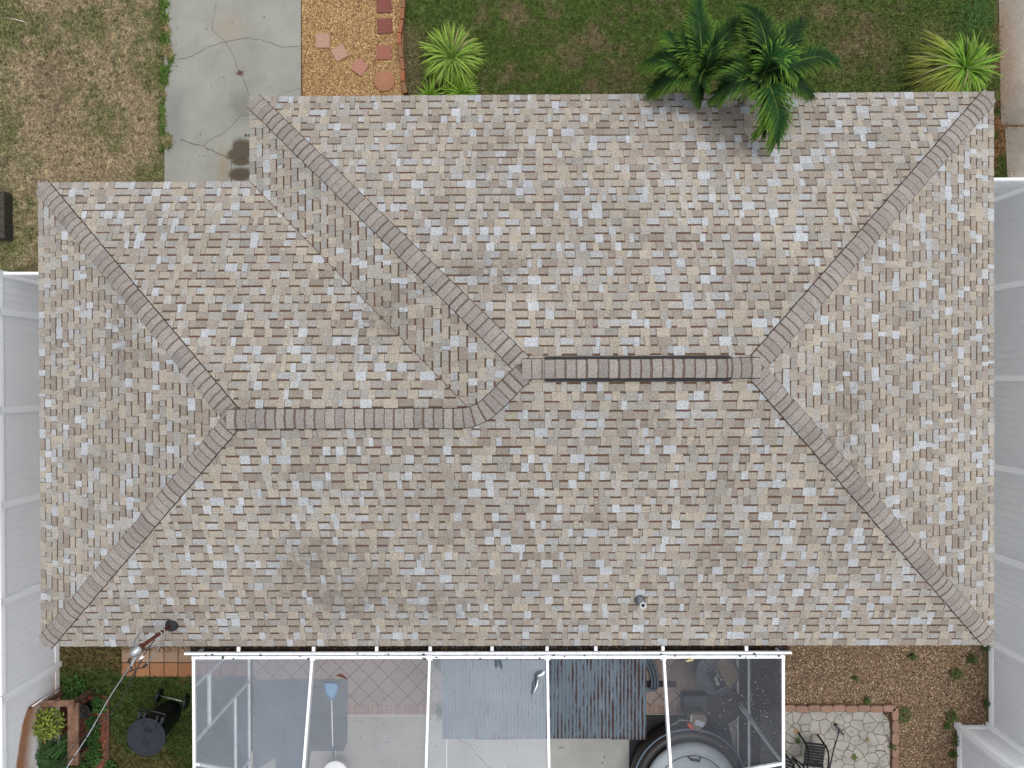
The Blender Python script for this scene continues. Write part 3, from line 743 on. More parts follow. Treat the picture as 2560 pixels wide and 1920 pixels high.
m = MB(); b = W(961, 203, .03); m.lathe(b, [(.222, -.02), (.225, .008), (.215, .016), (.002, .017)], 40, (.36, .17, .10), capb=True)
tag(m.build('stepping_stone', M_STONE, None, b), 'round terracotta stepping stone near the roof edge', 'stepping stone')
eg = [(1009, -8, 1008, 22), (1007, 24, 1005, 50), (1005, 53, 1000, 84), (998, 86, 999, 112), (1000, 114, 1005, 146), (1005, 148, 1008, 176), (1008, 178, 1008, 205), (1008, 208, 1015, 234)]
for i, (xa, ya, xb, yb_) in enumerate(eg):
    A = W(xa, ya, .08); B = W(xb, yb_, .08); m = MB(); m.bar(A, B, .085 + random.uniform(-.01, .01), .13, (.30 * random.uniform(.75, 1.1), .12, .06))
    tag(m.build('edging_brick', M_STONE, None, A), ['rusty edging brick cut by the top picture border beside lawn', 'edging brick, second from the top in the garden row', 'edging brick level with the second dark red stone', 'tilted lighter edging brick kinked toward the gravel', 'edging brick level with the faded red square stone', 'edging brick just above the round stone', 'edging brick beside the round stepping stone', 'edging brick touching the house eave'][i], 'brick', 'terracotta bricks edging the lawn')
# weathered crate edge far left
m = MB(); a = W(-30, 478, .3); c_ = W(12, 596, .3)
for k in range(3): m.box(c_.x - .13 * (k + 1), c_.y, .05 + .0 * k, c_.x - .13 * k - .01, a.y, .3 - .02 * k, b=.008)
m.box(c_.x - .4, c_.y + .05, .0, c_.x - .02, a.y - .05, .1)
tag(m.build('timber_crate', simple('mossy_wood', (.05, .045, .035), .95, .6, 14, bs=25, bst=.9), None, (c_.x, c_.y, 0)), 'dark mossy weathered timber box cut off by the left border', 'crate')

# ------------------------------------------------------------------ plants
def leafstrip(mb, base, az, length, wd, rise, droop, c0, c1, n=7, curl=0.0, fold=.25):
    """strap leaf: arcs up then droops"""
    d = Vector((math.cos(az), math.sin(az), 0)); s_ = Vector((-d.y, d.x, 0)); P = []
    x = 0; z = 0; ang = rise; seg = length / n
    p = Vector(base); a2 = az
    rows = []
    for i in range(n + 1):
        t = i / n; wv = wd * (1 - t ** 2.2) * (.6 + .8 * min(1, t * 4)) * .7
        dd = Vector((math.cos(a2), math.sin(a2), 0)); ss = Vector((-dd.y, dd.x, 0))
        rows.append([p - ss * wv + Vector((0, 0, wv * fold)), p + Vector((0, 0, 0)), p + ss * wv + Vector((0, 0, wv * fold))])
        p = p + (dd * math.cos(ang) + Vector((0, 0, math.sin(ang)))) * seg
        p.z = max(p.z, .02)
        ang -= droop / n; a2 += curl / n
    for i in range(n):
        t = i / n; c = tuple(c0[k] * (1 - t) + c1[k] * t for k in range(3)); mb.grid([rows[i], rows[i + 1]], c)
def strap_plant(name, label, px, py, R_, z, nleaf, sweep=None, cols=None, wd=.018, cat='plant'):
    base = W(px, py, z); base.z = .12; base = W(px, py, .25); mb = MB()
    for i in range(nleaf):
        az = random.uniform(0, 2 * math.pi); L = R_ * random.uniform(.65, 1.15); ri = random.uniform(.35, 1.25); dr = random.uniform(1.3, 2.3)
        if sweep and random.random() < .55:
            az = sweep[0] + random.gauss(0, sweep[1]); L = R_ * random.uniform(.9, sweep[2]); ri = random.uniform(.4, .9); dr = 1.2
        c0, c1 = (cols or [((.10, .2, .02), (.26, .36, .05))])[0]; k = random.uniform(.6, 1.25)
        c0 = tuple(q * k for q in c0); c1 = tuple(q * k for q in c1)
        if sweep and L > R_ * 1.2: c1 = (.30 * k, .30 * k, .05)
        if random.random() < .05: c1 = (.45, .35, .2)
        leafstrip(mb, base + Vector((random.gauss(0, .02), random.gauss(0, .02), 0)), az, L, wd * random.uniform(.7, 1.2), ri, dr, c0, c1, curl=random.uniform(-.5, .5))
    return tag(mb.build(name, M_LEAF, None, (base.x, base.y, 0)), label, cat)
strap_plant('spider_lily', 'bright green spidery clump plant standing alone on the lawn', 1132, 150, .78, 0, 420, wd=.028, cols=[((.11, .22, .03), (.34, .50, .08))])
strap_plant('spider_lily', 'small green clump peeking out under the eave, lower right one', 1150, 236, .55, 0, 160, wd=.016, cols=[((.12, .25, .02), (.28, .46, .05))])
strap_plant('spider_lily', 'smaller green clump at the eave beside the edging bricks', 1075, 245, .55, 0, 90, wd=.014, cols=[((.12, .25, .02), (.28, .46, .05))])
strap_plant('fountain_grass', 'large yellow green fountain grass swept left at the front right corner', 2405, 175, .85, 0, 620, sweep=(math.radians(195), .38, 1.75), cols=[((.10, .25, .02), (.27, .47, .05))], wd=.024)
m = MB()
for i in range(260):
    b = W(random.gauss(2435, 26), random.gauss(45, 32), .02); leafstrip(m, b, random.uniform(0, 6.28), random.uniform(.12, .3), .006, 1.0, 1.6, (.05, .13, .03), (.10, .24, .06), 4)
tag(m.build('tall_grass_patch', M_LEAF, None, W(2435, 45)), 'soft tall bright green grass patch above the fountain grass', 'grass', kind='stuff')

def weed(label, px, py, r, n=40, z=.03, c=((.05, .12, .02), (.12, .22, .04)), lw=.02, hgt=.15, group=None, name='weed', cat='weed'):
    b = W(px, py, z); m = MB()
    for i in range(n):
        az = random.uniform(0, 6.28); rr = r * math.sqrt(random.random()); p = b + Vector((math.cos(az) * rr, math.sin(az) * rr, hgt * random.random() * (1 - rr / r * .5)))
        k = random.uniform(.6, 1.3); leafstrip(m, p, random.uniform(0, 6.28), lw * random.uniform(2, 4), lw * random.uniform(.6, 1.1), random.uniform(-.1, .7), .9, tuple(q * k for q in c[0]), tuple(q * k for q in c[1]), 3)
    m.tube([b - Vector((0, 0, z)), b + Vector((0, 0, hgt * .5))], .006, 5, (.1, .09, .03))
    for q in range(7): az = q * .9; m.tube([b, b + Vector((math.cos(az) * r * .5, math.sin(az) * r * .5, hgt * .6)), b + Vector((math.cos(az) * r, math.sin(az) * r, hgt * .4))], .003, 4, (.1, .12, .03))
    return tag(m.build(name, M_LEAF, None, (b.x, b.y, 0)), label, cat, group)
G = 'weeds sprouting in the right pebble bed'
for px, py, r, l in ((2388, 1684, .17, 'round dark green weed in the middle right of the pebble bed'), (2281, 1640, .1, 'sparse low weed close under the eave in the pebbles'),
                     (2258, 1785, .2, 'bushy weed at the corner of the red edging blocks'), (2165, 1750, .09, 'small weed just above the edging blocks'),
                     (2428, 1645, .12, 'yellowish weed beside the right fence near the roof'), (2378, 1790, .17, 'pale ragged weed left of the jogging fence corner'),
                     (2462, 1615, .12, 'weed hanging over the right fence rail by the roof corner'), (2464, 1755, .1, 'weed at the foot of the right fence above the jog'),
                     (2392, 1848, .17, 'weed growing up the bottom right fence'), (2380, 1884, .1, 'lowest weed beside the bottom right fence'), (2137, 1694, .05, 'tiny seedling alone in the open pebbles'),
                     (2230, 1865, .1, 'weed tucked against the inside of the edging blocks'), (2366, 1812, .09, 'little weed below the pale ragged weed')):
    weed(l, px, py, r * .78, int(50 + r * 450), group=G, c=((.04, .1, .02), (.15, .22, .04)), lw=.012)
for px, py, r, l in ((190, 1722, .3, 'broad leafed weeds beside the left fence behind the wooden frame'), (236, 1806, .14, 'leafy weeds below the black pot'), (240, 1835, .1, 'low weeds in the mulch beside the frame board'),
                     (232, 1862, .2, 'leafy weeds in the middle of the red mulch bed'), (240, 1888, .16, 'bright green weeds near the bottom of the mulch bed'), (250, 1760, .18, 'trailing vine leaves around the black pot'), (218, 1915, .16, 'weeds cut by the bottom border in the mulch bed'), (280, 1915, .12, 'short weeds along the mulch edging at the bottom')):
    weed(l, px, py, r, int(50 + r * 420), lw=.026, c=((.03, .1, .02), (.09, .2, .04)), group='weeds in the mulch bed', hgt=.2)
weed('variegated yellow green shrub inside the wooden frame', 128, 1802, .3, 620, .6, ((.14, .2, .03), (.42, .46, .08)), .028, .45, name='shrub', cat='shrub')
# feathery conifer lower left
m = MB(); b = W(112, 1905, .85)
for i in range(170):
    az = random.uniform(0, 6.28); L = random.uniform(.35, .75); p0 = b + Vector((random.gauss(0, .10), random.gauss(0, .10), random.uniform(-.3, .0)))
    d = Vector((math.cos(az), math.sin(az), random.uniform(-.1, .25))); k = random.uniform(.5, 1.35)
    if p0.x + d.x * L < XL + .06: L *= max(.1, (p0.x - XL - .06) / max(.01, -d.x * L))
    for j in range(14):
        t = j / 14; q = p0 + d * L * t
        for s_ in (-1, 1): leafstrip(m, q, az + s_ * .55, .12 * (1.15 - t), .011, .2, .5, (.025 * k, .075 * k, .02 * k), (.075 * k, .16 * k, .04 * k), 2)
m.tube([(b.x, b.y, 0), (b.x, b.y, .8)], .03, 8, (.1, .07, .04))
tag(m.build('conifer_shrub', M_LEAF, None, (b.x, b.y, 0)), 'feathery dark green shrub against the left fence at the bottom', 'shrub')

# palms
def frond(mb, pts, ll=.42, n=78, k=1.0, dr=.55):
    P = smooth_path([Vector(p) for p in pts], 14); 
    seg = [(P[i + 1] - P[i]).length for i in range(len(P) - 1)]; tot = sum(seg)
    mb.tube(P, [.016 * (1 - i / len(P)) + .003 for i in range(len(P))], 5, (.14, .2, .04))
    def at(t):
        dist = t * tot
        for i, s_ in enumerate(seg):
            if dist <= s_ or i == len(seg) - 1: return P[i].lerp(P[i + 1], min(1, dist / s_)), (P[i + 1] - P[i]).normalized()
            dist -= s_
    for i in range(n):
        t = .08 + .92 * i / (n - 1); p, d = at(t)
        side = Vector((-d.y, d.x, 0)).normalized(); prof = math.sin(min(1, (t + .12) * 1.0) * math.pi * .78) ** .6
        for s_ in (-1, 1):
            L = ll * (.35 + .75 * prof) * random.uniform(.85, 1.12) ; fw = .55 + .75 * t + random.uniform(-.12, .12)
            dir_ = (side * s_ * math.cos(fw) + d * math.sin(fw)).normalized(); up = Vector((0, 0, 1))
            q = Vector(p); el = random.uniform(.15, .45); rows = []; W_ = .0185 * random.uniform(.8, 1.1)
            ns = 5
            for j in range(ns + 1):
                u = j / ns; wv = W_ * (1 - u ** 1.8) + .001; sd2 = dir_.cross(up).normalized()
                rows.append([q - sd2 * wv - Vector((0, 0, wv * .6)), q, q + sd2 * wv - Vector((0, 0, wv * .6))])
                q = q + (dir_ * math.cos(el) + up * math.sin(el)) * (L / ns); el -= dr * (1.1 if j else .4) * random.uniform(.7, 1.3) * .55
            kk = k * random.uniform(.7, 1.2)
            for j in range(ns):
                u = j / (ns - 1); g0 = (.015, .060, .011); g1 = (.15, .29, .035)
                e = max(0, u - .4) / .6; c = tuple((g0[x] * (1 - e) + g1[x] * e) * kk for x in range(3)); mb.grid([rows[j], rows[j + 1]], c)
def palm(label, cx, cy, zc, fr, k=1.0, trunk_px=None):
    c = lambda x, y, z: W(1560 + x / 3.814, y / 3.814, z)
    crown = c(cx, cy, zc); o = thing('palm_tree', label, 'palm', (crown.x + .05, crown.y + .02, 0))
    m = MB(); B = Vector((crown.x + .05, crown.y + .02, 0)); n_ = 26; pts = [B.lerp(crown, i / n_) for i in range(n_ + 1)]
    m.tube(pts, [.075 - .02 * i / n_ + (.006 if i % 2 else 0) for i in range(n_ + 1)], 12, (.22, .2, .16)); m.build('trunk', M_STONE, o)
    m = MB(); m.tube([crown - Vector((0, 0, .7)), crown - Vector((0, 0, .1)), crown + Vector((0, 0, .15))], [.055, .05, .02], 10, (.1, .17, .04)); m.build('crownshaft', M_LEAF, o)
    for pts, ll, kk in fr:
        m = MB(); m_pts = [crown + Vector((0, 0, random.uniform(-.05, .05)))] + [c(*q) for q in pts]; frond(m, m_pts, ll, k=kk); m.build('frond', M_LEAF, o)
palm('left palm of the pair, its crown clear of the roof above the eave', 745, 690, 3.3, [
    ([(735, 400, 3.9), (700, 60, 3.6)], .42, 1.0), ([(900, 420, 3.75), (1090, 210, 3.4)], .4, .8), ([(600, 480, 3.7), (430, 340, 3.3)], .38, 1.25),
    ([(470, 570, 3.6), (230, 590, 3.1)], .42, 1.05), ([(500, 715, 3.5), (280, 840, 2.95)], .42, .85), ([(720, 790, 3.45), (735, 930, 3.05)], .32, .8), ([(880, 640, 3.5), (980, 590, 3.2)], .3, .6),
    ([(640, 480, 3.85), (600, 330, 3.6)], .35, .9), ([(820, 520, 3.8), (860, 400, 3.6)], .3, .95)])
palm('right palm of the pair with fronds drooping onto the roof', 1310, 720, 3.75, [
    ([(1360, 480, 4.2), (1290, 200, 4.1), (1180, 90, 3.8)], .42, .9), ([(1500, 470, 4.15), (1680, 230, 3.8)], .44, .75), ([(1240, 440, 4.1), (1160, 240, 3.8)], .35, .75),
    ([(1530, 620, 4.2), (1850, 540, 3.85), (2010, 590, 3.5)], .42, .95), ([(1420, 560, 4.25), (1560, 620, 4.2), (1640, 720, 3.9)], .42, 1.5), ([(1560, 760, 4.0), (1770, 880, 3.5)], .36, .7),
    ([(1360, 870, 4.05), (1390, 1080, 3.9), (1330, 1230, 3.6)], .42, 1.15), ([(1400, 850, 4.1), (1470, 1100, 3.95), (1450, 1330, 3.6)], .42, 1.25), ([(1100, 770, 4.05), (900, 880, 3.6)], .44, .9), ([(1120, 640, 4.0), (960, 650, 3.7)], .36, .9),
    ([(1300, 780, 4.1), (1180, 760, 4.0)], .25, .7)])

# ------------------------------------------------------------------ BACK: patio, pavers
patio_xl = W(634, 1700).x; patio_xr = W(1838, 1700).x; ytile = W(1200, 1762).y; yband = W(1200, 1784).y; ydr = W(1200, 1790).y; yh = Y0 + .49
def box_struct(name, x0, y0, x1, y1, z0, z1, mat): 
    m = MB(); m.box(x0, y0, z0, x1, y1, z1); return tag(m.build(name, mat), kind='structure')
box_struct('patio_base', patio_xl, -11.5, patio_xr, yh, -.1, .02, simple('grout', (.05, .042, .038), .95))
m = MB(); rect = [(patio_xl, ytile), (patio_xr, ytile), (patio_xr, yh), (patio_xl, yh)]; D = .42; r_ = D / 2 - .009
nx = int((patio_xr - patio_xl) / D) + 2; ny = int((yh - ytile) / D) + 3
for i in range(-1, nx * 2):
    for j in range(-1, ny * 2):
        if (i + j) % 2: continue
        cx_ = patio_xl + i * D / 2; cy_ = ytile + j * D / 2
        pl_ = clip(rect, [(cx_, cy_ - r_), (cx_ + r_, cy_), (cx_, cy_ + r_), (cx_ - r_, cy_)])
        if len(pl_) > 2 and area(pl_) > 1e-4:
            k = random.uniform(.92, 1.06); c = (.33 * k, .26 * k, .235 * k); m.face([(x, y, .030) for x, y in pl_], c)
x = patio_xl
while x < patio_xr:
    k = random.uniform(.88, 1.1); m.face([(x + .003, yband + .003, .030), (min(x + .1, patio_xr) - .003, yband + .003, .030), (min(x + .1, patio_xr) - .003, ytile - .004, .030), (x + .003, ytile - .004, .030)], (.34 * k, .235 * k, .205 * k)); x += .1
tag(m.build('patio_tiles', M_STONE), kind='structure')
m = MB(); m.box(patio_xl, -11.4, .018, patio_xr, ydr - .002, .034); tag(m.build('patio_slab', M_PATC), kind='structure')
m = MB(); m.face([(patio_xl, ydr, .033), (patio_xr, ydr, .033), (patio_xr, yband, .033), (patio_xl, yband, .033)], (.62, .6, .56))
x = patio_xl
while x < patio_xr - .04: m.face([(x, ydr + .012, .036), (x + .016, ydr + .012, .036), (x + .016, yband - .012, .036), (x, yband - .012, .036)], (.12, .11, .1)); x += .04
tag(m.build('deck_drain', M_STONE), kind='structure')
r = ribbon('c', [(1140, 1845), (1175, 1862), (1190, 1885), (1225, 1920), (1260, 1960)], .01, M_CRACK, .037); tag(r.build('patio_crack', M_CRACK), kind='structure')
m = MB()
for (px, py, rr) in ((964, 1856, .014), (971, 1856, .014), (1078, 1859, .015), (1091, 1866, .015), (1186, 1862, .014), (1195, 1868, .014), (1294, 1866, .014), (1400, 1869, .017), (1407, 1869, .017), (1511, 1893, .017), (1506, 1907, .017), (904, 1805, .012), (886, 1803, .012)):
    m.lathe(W(px, py, .0355), [(rr, 0), (rr * .9, .0006)], 10)
tag(m.build('anchor_holes', M_DARK), kind='structure')
# terracotta pavers left (2 rows)
txs = [303, 338, 374, 410, 445, 481, 517, 553, 589, 628]
for r_i, (ya, yb2, cc) in enumerate(((1622, 1656, (.30, .20, .14)), (1657, 1692, (.31, .145, .07)))):
    for i in range(len(txs) - 1):
        if r_i == 0: lab = 'upper row'
        A = W(txs[i] + 1.2, yb2 - .6, .03); B = W(txs[i + 1] - 1.2, (1610 if r_i == 0 else ya) + .6, .03)
        k = random.uniform(.85, 1.12); m = MB(); m.box(A.x, A.y, -.02, B.x, B.y, .032, tuple(q * k for q in cc), b=.006)
        if i in (3, 4):
            for q in range(9): m.box(A.x + .02, A.y + .02 + q * .03, .0325, B.x - .02, A.y + .028 + q * .03, .035, tuple(v * k * .8 for v in cc))
        pos = ['at the grass end', 'second from the grass end', 'third from the grass end', 'with ribs, left one', 'with ribs touching the cage', 'just inside the cage screen', 'second behind the cage screen', 'third behind the cage screen', 'against the diamond tiles'][i]
        tag(m.build('paver', M_STONE, None, (A.x, A.y, 0)), ('dusty brown paver of the row next the house ' if r_i == 0 else 'orange terracotta paver of the outer row ') + pos, 'paver', 'terracotta pavers under the back eave')
# mulch edging strip
m = MB()
for k in range(9):
    ya = 1745 + k * 24; A = W(271 + random.uniform(-1, 1), ya, .05); B = W(271 + random.uniform(-1, 1), ya + 23, .05)
    m = MB(); m.bar(A, B, .05, .06, (.12, .06, .038)); 
    lab = ['topmost by the vines', 'second from the top', 'third from the top', 'fourth from the top', 'beside the overhead cable crossing', 'just below the cable crossing', 'level with the bin lid bottom', 'last whole one in the picture', 'cut by the bottom border'][k]
    tag(m.build('edging_block', M_STONE, None, A), 'mulch bed edging block, ' + lab, 'edging block', 'blocks edging the red mulch bed')

# wooden frame (raised posts and boards)
M_WOOD = simple('weathered_wood', (.17, .095, .06), .9, .5, 7, bs=20, bst=.4)
zf_ = .78
wf = thing('wooden_frame', 'weathered brown wooden frame standing around the shrub by left fence', 'frame', W(150, 1800))
def board(a, b, wd, th, z, name='board', par=wf):
    m = MB(); m.bar(W(*a, z), W(*b, z), wd, th); return m.build(name, M_WOOD, par)
board((184, 1757), (184, 1912), .225, .04, zf_); board((108, 1759), (186, 1757), .13, .04, zf_ + .045); board((112, 1768), (113, 1905), .07, .09, zf_ - .06)
board((112, 1905), (190, 1905), .09, .04, zf_ - .05)
for (px, py) in ((105, 1766), (172, 1766), (177, 1906), (108, 1903)):
    m = MB(); t_ = W(px, py, zf_ - .02); m.bar((t_.x, t_.y, 0), t_, .075, .075, up=(0, 1, 0)); m.build('post', M_WOOD, wf)
# black nursery pot
b = W(228, 1762, 0); m = MB(); m.lathe(b, [(.10, 0), (.135, .3), (.145, .3), (.145, .32), (.128, .32), (.12, .28), (.002, .27)], 26)
pt = m.build('plant_pot', M_BLACKP, None, b); tag(pt, 'black plastic plant pot behind the wooden frame', 'pot')
m = MB(); m.lathe(b + Vector((0, 0, .272)), [(.118, 0), (.002, .012)], 20); m.build('potting_soil', M_SOIL, pt)
# ------------------------------------------------------------------ wheelie bin
def bin_():
    zt = 1.08; L_ = W(362, 1840, zt); B_ = Vector((L_.x + .035, L_.y + .02, 0)); rot = math.radians(-14)
    o = thing('wheelie_bin', 'black round lidded wheelie bin standing on the back lawn', 'wheelie bin', B_)
    R2 = Matrix.Rotation(rot, 3, 'Z'); T_ = lambda x, y, z: B_ + R2 @ Vector((x, y, z))
    mt = simple('bin_plastic', (.008, .0085, .010), .45, .25, 5, 0, .3)
    m = MB(); prof = [(.22, .25, .08, .0), (.235, .27, .3, .0), (.30, .34, .9, -.02), (.325, .36, 1.0, -.03), (.335, .37, 1.02, -.03)]
    rows = []
    for a, b2, z, oy in prof:
        rows.append([T_(a * math.copysign(abs(math.cos(t)) ** .75, math.cos(t)), b2 * math.copysign(abs(math.sin(t)) ** .75, math.sin(t)) + oy, z) for t in [2 * math.pi * k / 36 for k in range(36)]])
    m.smooth = True; m.grid(rows, closed=True, capa=True); m.smooth = False; m.build('bin_body', mt, o)
    ml = simple('lid_plastic', (.030, .034, .042), .75, .15, 4, 0, .1)
    m = MB(); c = T_(-.0, -.05, zt)
    m.lathe(c, [(.385, -.05), (.395, -.02), (.39, .0), (.375, .006), (.345, .002), (.335, -.012), (.25, -.022), (.1, -.028), (.002, -.03)], 56, capa=False, capb=True); lid = m.build('lid', ml, o)
    m = MB()
    for sx_ in (-.13, .13):
        A = T_(sx_, .24, zt + .01); Bq = T_(sx_, .44, zt - .01); m.bar(A, Bq, .035, .03)
        m.bar(T_(sx_, .17, zt - .0), A, .018, .02)
    m.bar(T_(-.24, .30, zt - .015), T_(-.24, .42, zt - .03), .05, .07); m.bar(T_(.24, .30, zt - .015), T_(.24, .42, zt - .03), .05, .07)
    m.build('hinge', ml, lid)
    m = MB(); 
    for q in range(6): m.bar(T_(-.09, .13 - q * .016, zt - .0225), T_(.09, .13 - q * .016, zt - .0225), .005, .006)
    m.bar(T_(-.10, -.12, zt - .024), T_(.10, -.12, zt - .024), .006, .006); m.bar(T_(-.10, -.24, zt - .023), T_(.10, -.24, zt - .023), .006, .006); m.bar(T_(-.10, -.12, zt - .024), T_(-.10, -.24, zt - .023), .006, .006); m.bar(T_(.10, -.12, zt - .024), T_(.10, -.24, zt - .023), .006, .006)
    for q in range(4): m.bar(T_(-.085, -.145 - q * .022, zt - .0235), T_(.085, -.145 - q * .022, zt - .0235), .005, .004)
    m.build('embossing', ml, lid)
    m = MB(); m.tube([T_(-.26, .40, zt - .06), T_(-.25, .47, zt - .06), T_(.25, .47, zt - .06), T_(.26, .40, zt - .06)], .016, 8); m.build('handle', mt, o)
    m = MB(); m.tube([T_(-.29, .33, .14), T_(.29, .33, .14)], .011, 8); ax_ = m.build('axle', M_GREYM, o)
    for sx_ in (-.30, .30):
        m = MB(); rr = Matrix.Rotation(rot, 3, 'Z') @ Matrix.Rotation(math.pi / 2, 3, 'Y')
        m.lathe(T_(sx_, .33, .14), [(.04, -.035), (.11, -.035), (.14, -.025), (.14, .025), (.11, .035), (.04, .035)], 28, ax=rr); wh = m.build('wheel', mt, o)
        m = MB(); m.lathe(T_(sx_, .33, .14), [(.035, -.04), (.04, .0), (.035, .04)], 16, ax=rr); m.build('hub', ml, wh)
bin_()

# ------------------------------------------------------------------ SCREEN ENCLOSURE
ZT = 2.70; cage = thing('screen_enclosure', 'white aluminium pool cage with grey insect screens behind the house', 'pool cage', (0, -6, 0))
cx = [W(x, 1636, ZT).x for x in (485, 783, 1075, 1368, 1658, 1957)]; cy0 = W(1200, 1636, ZT).y; cy1 = -11.2
def zroof(x_i, y): return ZT + (0 if x_i in (0, 5) else .33 * min(cy0 - y, 3.0))
M_AL = simple('cage_aluminium', (.62, .64, .66), .45, .16, 9, 0, .4)
m = MB(); ha, hb = W(460, 1632, ZT).x, W(1980, 1624, ZT).x
m.box(ha, cy0 - .005, ZT - .06, hb, cy0 + .035, ZT + .0, b=.003); m.box(cx[0] - .03, cy0 - .07, ZT - .10, cx[5] + .03, cy0 - .017, ZT + .035, b=.003); m.build('header_beam', M_AL, cage)
m = MB()
for i in range(70): 
    x = random.uniform(cx[0], cx[5]); m.lathe((x, cy0 + random.uniform(-.07, .03), ZT + .036), [(random.choice((.005, .007, .016)), 0), (.002, .004)], 6, sx=random.uniform(.8, 2))
m.build('dirt_specks', M_DARK, cage)
for px in (595, 783, 941, 1075, 1230, 1368, 1490, 1658, 1867):
    x = W(px, 1625, ZT).x; m = MB(); m.box(x - .027, cy0 + .052, ZT - .06, x + .027, Y0 + .01, ZT - .01, b=.003) 
    m.build('bracket', M_AL, cage)
def ystep(y): return y
yend = cy1
for i, x in enumerate(cx):
    m = MB(); ys = [cy0 - .03, -7.9, cy1]; wd = .052 if i in (0, 5) else .044; hh_ = .055 if i in (0, 5) else .12
    for a, b2 in zip(ys[:-1], ys[1:]): m.bar((x, a, zroof(i, a)), (x, b2, zroof(i, b2)), wd, hh_)
    bm_ = m.build('roof_beam', M_AL, cage)
    m = MB(); y = cy0 - .12
    while y > -9: m.lathe((x + .004, y, zroof(i, y) + hh_ / 2), [(.008, 0), (.006, .004)], 8); y -= random.choice((.06, .5, .75))
    m.build('screw', M_CABLEG, bm_)
    if 0 < i < 5:
        m = MB(); m.box(x - .05, cy0 - .09, ZT + .036, x + .05, cy0 - .0, ZT + .05, b=.004); m.build('connector_plate', M_AL, cage)
# side walls: posts, chair rails, bottom rails
yposts = [cy0 - .03]
yL1 = W(573, 1639, 1.2).y
for side, xi in ((0, 0), (1, 5)):
    x = cx[xi]; 
    postY = [cy0 - .04, W(497, 1716, ZT).y, W(497, 1856, ZT).y, -8.2, -9.7, cy1] if side == 0 else [cy0 - .04, W(1955, 1908, ZT).y, -8.9, cy1]
    for y in postY: m = MB(); m.bar((x, y, .02), (x, y, ZT - .03), .05, .05, up=(0, 1, 0)); m.build('wall_post', M_AL, cage)
    for zc, th in ((.055, .05), (.82, .05)):
        for a, b2 in zip(postY[:-1], postY[1:]):
            if side == 0 and zc > .5 and b2 == postY[2]: continue
            m = MB(); m.bar((x, a - .026, zc), (x, b2 + .026, zc), .05, th); m.build('wall_rail', M_AL, cage)
    if side == 0:
        m = MB(); m.bar((x, postY[1] - .026, 2.06), (x, postY[2] + .026, 2.06), .06, .06); m.build('door_header', M_AL, cage)
    else:
        # diagonal brace
        a = W(1845, 1755, .05); m = MB(); m.bar((x - .03, a.y, .05), (x - .03, postY[1] + .03, ZT - .08), .03, .06); m.build('brace', M_AL, cage)
for y in (W(1955, 1908, ZT).y,):
    for a in range(5):
        m = MB(); m.bar((cx[a] + .03, y, zroof(a, y)), (cx[a + 1] - .03, y, zroof(a + 1, y)), .05, .05)
        if a in (0, 4): m.build('purlin', M_AL, cage)
def m_screen(name, col, fac, holes=None, speck=0.0):
    t = NT(name); 
    sp_ = t.n('SeparateXYZ', {0: t.pos})
    wv = t.math('ADD', t.n('TexWave', {'Scale': 26.0, 'Distortion': 2.0, 'Detail': 2.0, 'Vector': t.pos}, bands_direction='X').outputs[1], t.n('TexWave', {'Scale': 26.0, 'Distortion': 2.0, 'Detail': 2.0, 'Vector': t.pos}, bands_direction='Y').outputs[1])
    f = t.math('ADD', fac, t.math('MULTIPLY', t.math('SUBTRACT', wv, 1.0), .05))
    f = t.math('ADD', f, t.math('MULTIPLY', t.math('SUBTRACT', t.noise(55, 2, .8), .5), .25))
    f = t.math('ADD', f, t.math('MULTIPLY', t.math('SUBTRACT', t.noise(1.5, 5, .7), .5), .22))
    c = col
    if speck:
        s2 = t.ramp(t.n('TexVoronoi', {'Scale': 11.0, 'Vector': t.pos}).outputs[0], .05, .13, 1, 0); s2 = t.math('MULTIPLY', s2, t.ramp(t.noise(1.6, 3), .42, .58))
        f = t.math('MAXIMUM', f, t.math('MULTIPLY', s2, speck)); c = t.mix(s2, col, (.75, .73, .68))
    for h_ in (holes or []):
        f = t.math('MULTIPLY', f, t.math('SUBTRACT', 1, t.ell(*h_)))
    d = t.n('BsdfDiffuse', {'Color': t.alb(c)}); tr = t.n('BsdfTransparent'); mx = t.n('MixShader', {0: t.math('MAXIMUM', f, 0.0)})
    t.t.links.new(tr.outputs[0], mx.inputs[1]); t.t.links.new(d.outputs[0], mx.inputs[2]); t.t.links.new(mx.outputs[0], t.out.inputs[0]); return t.m
zc_ = 3.0
h1 = W(1240, 1661, 2.85); h1b = W(1250, 1662, 2.85); h2 = W(1337, 1718, 3.05); h2b = W(1346, 1690, 2.95)
holes = [(h1.x, h1.y, .035, .10, .12, .2, 12, .0), (h1b.x, h1b.y, .03, .11, .12, .2, 12, .3), (h2.x, h2.y, .04, .20, .12, .25, 10, -.3), (h2b.x, h2b.y, .10, .022, .15, .2, 10, .4)]
SCR = [m_screen('screen_sky_haze', (.37, .41, .47), .40), m_screen('screen_sky_haze_thin', (.42, .44, .48), .30), m_screen('screen_torn', (.58, .64, .70), .33, holes), None, m_screen('screen_charcoal', (.115, .125, .145), .38, None, .5)]  # paler tints put the sky haze on the left meshes into colour
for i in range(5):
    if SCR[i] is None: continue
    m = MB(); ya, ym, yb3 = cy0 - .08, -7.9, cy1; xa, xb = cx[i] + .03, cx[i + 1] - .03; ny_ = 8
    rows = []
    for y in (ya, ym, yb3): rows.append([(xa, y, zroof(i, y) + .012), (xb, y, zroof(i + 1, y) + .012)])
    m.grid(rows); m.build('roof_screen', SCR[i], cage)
M_SW = m_screen('wall_screen_sky_haze', (.33, .37, .43), .42); M_SWR = m_screen('wall_screen_charcoal', (.03, .033, .04), .86, None, .2)  # left wall tint has the same sky haze in its colour
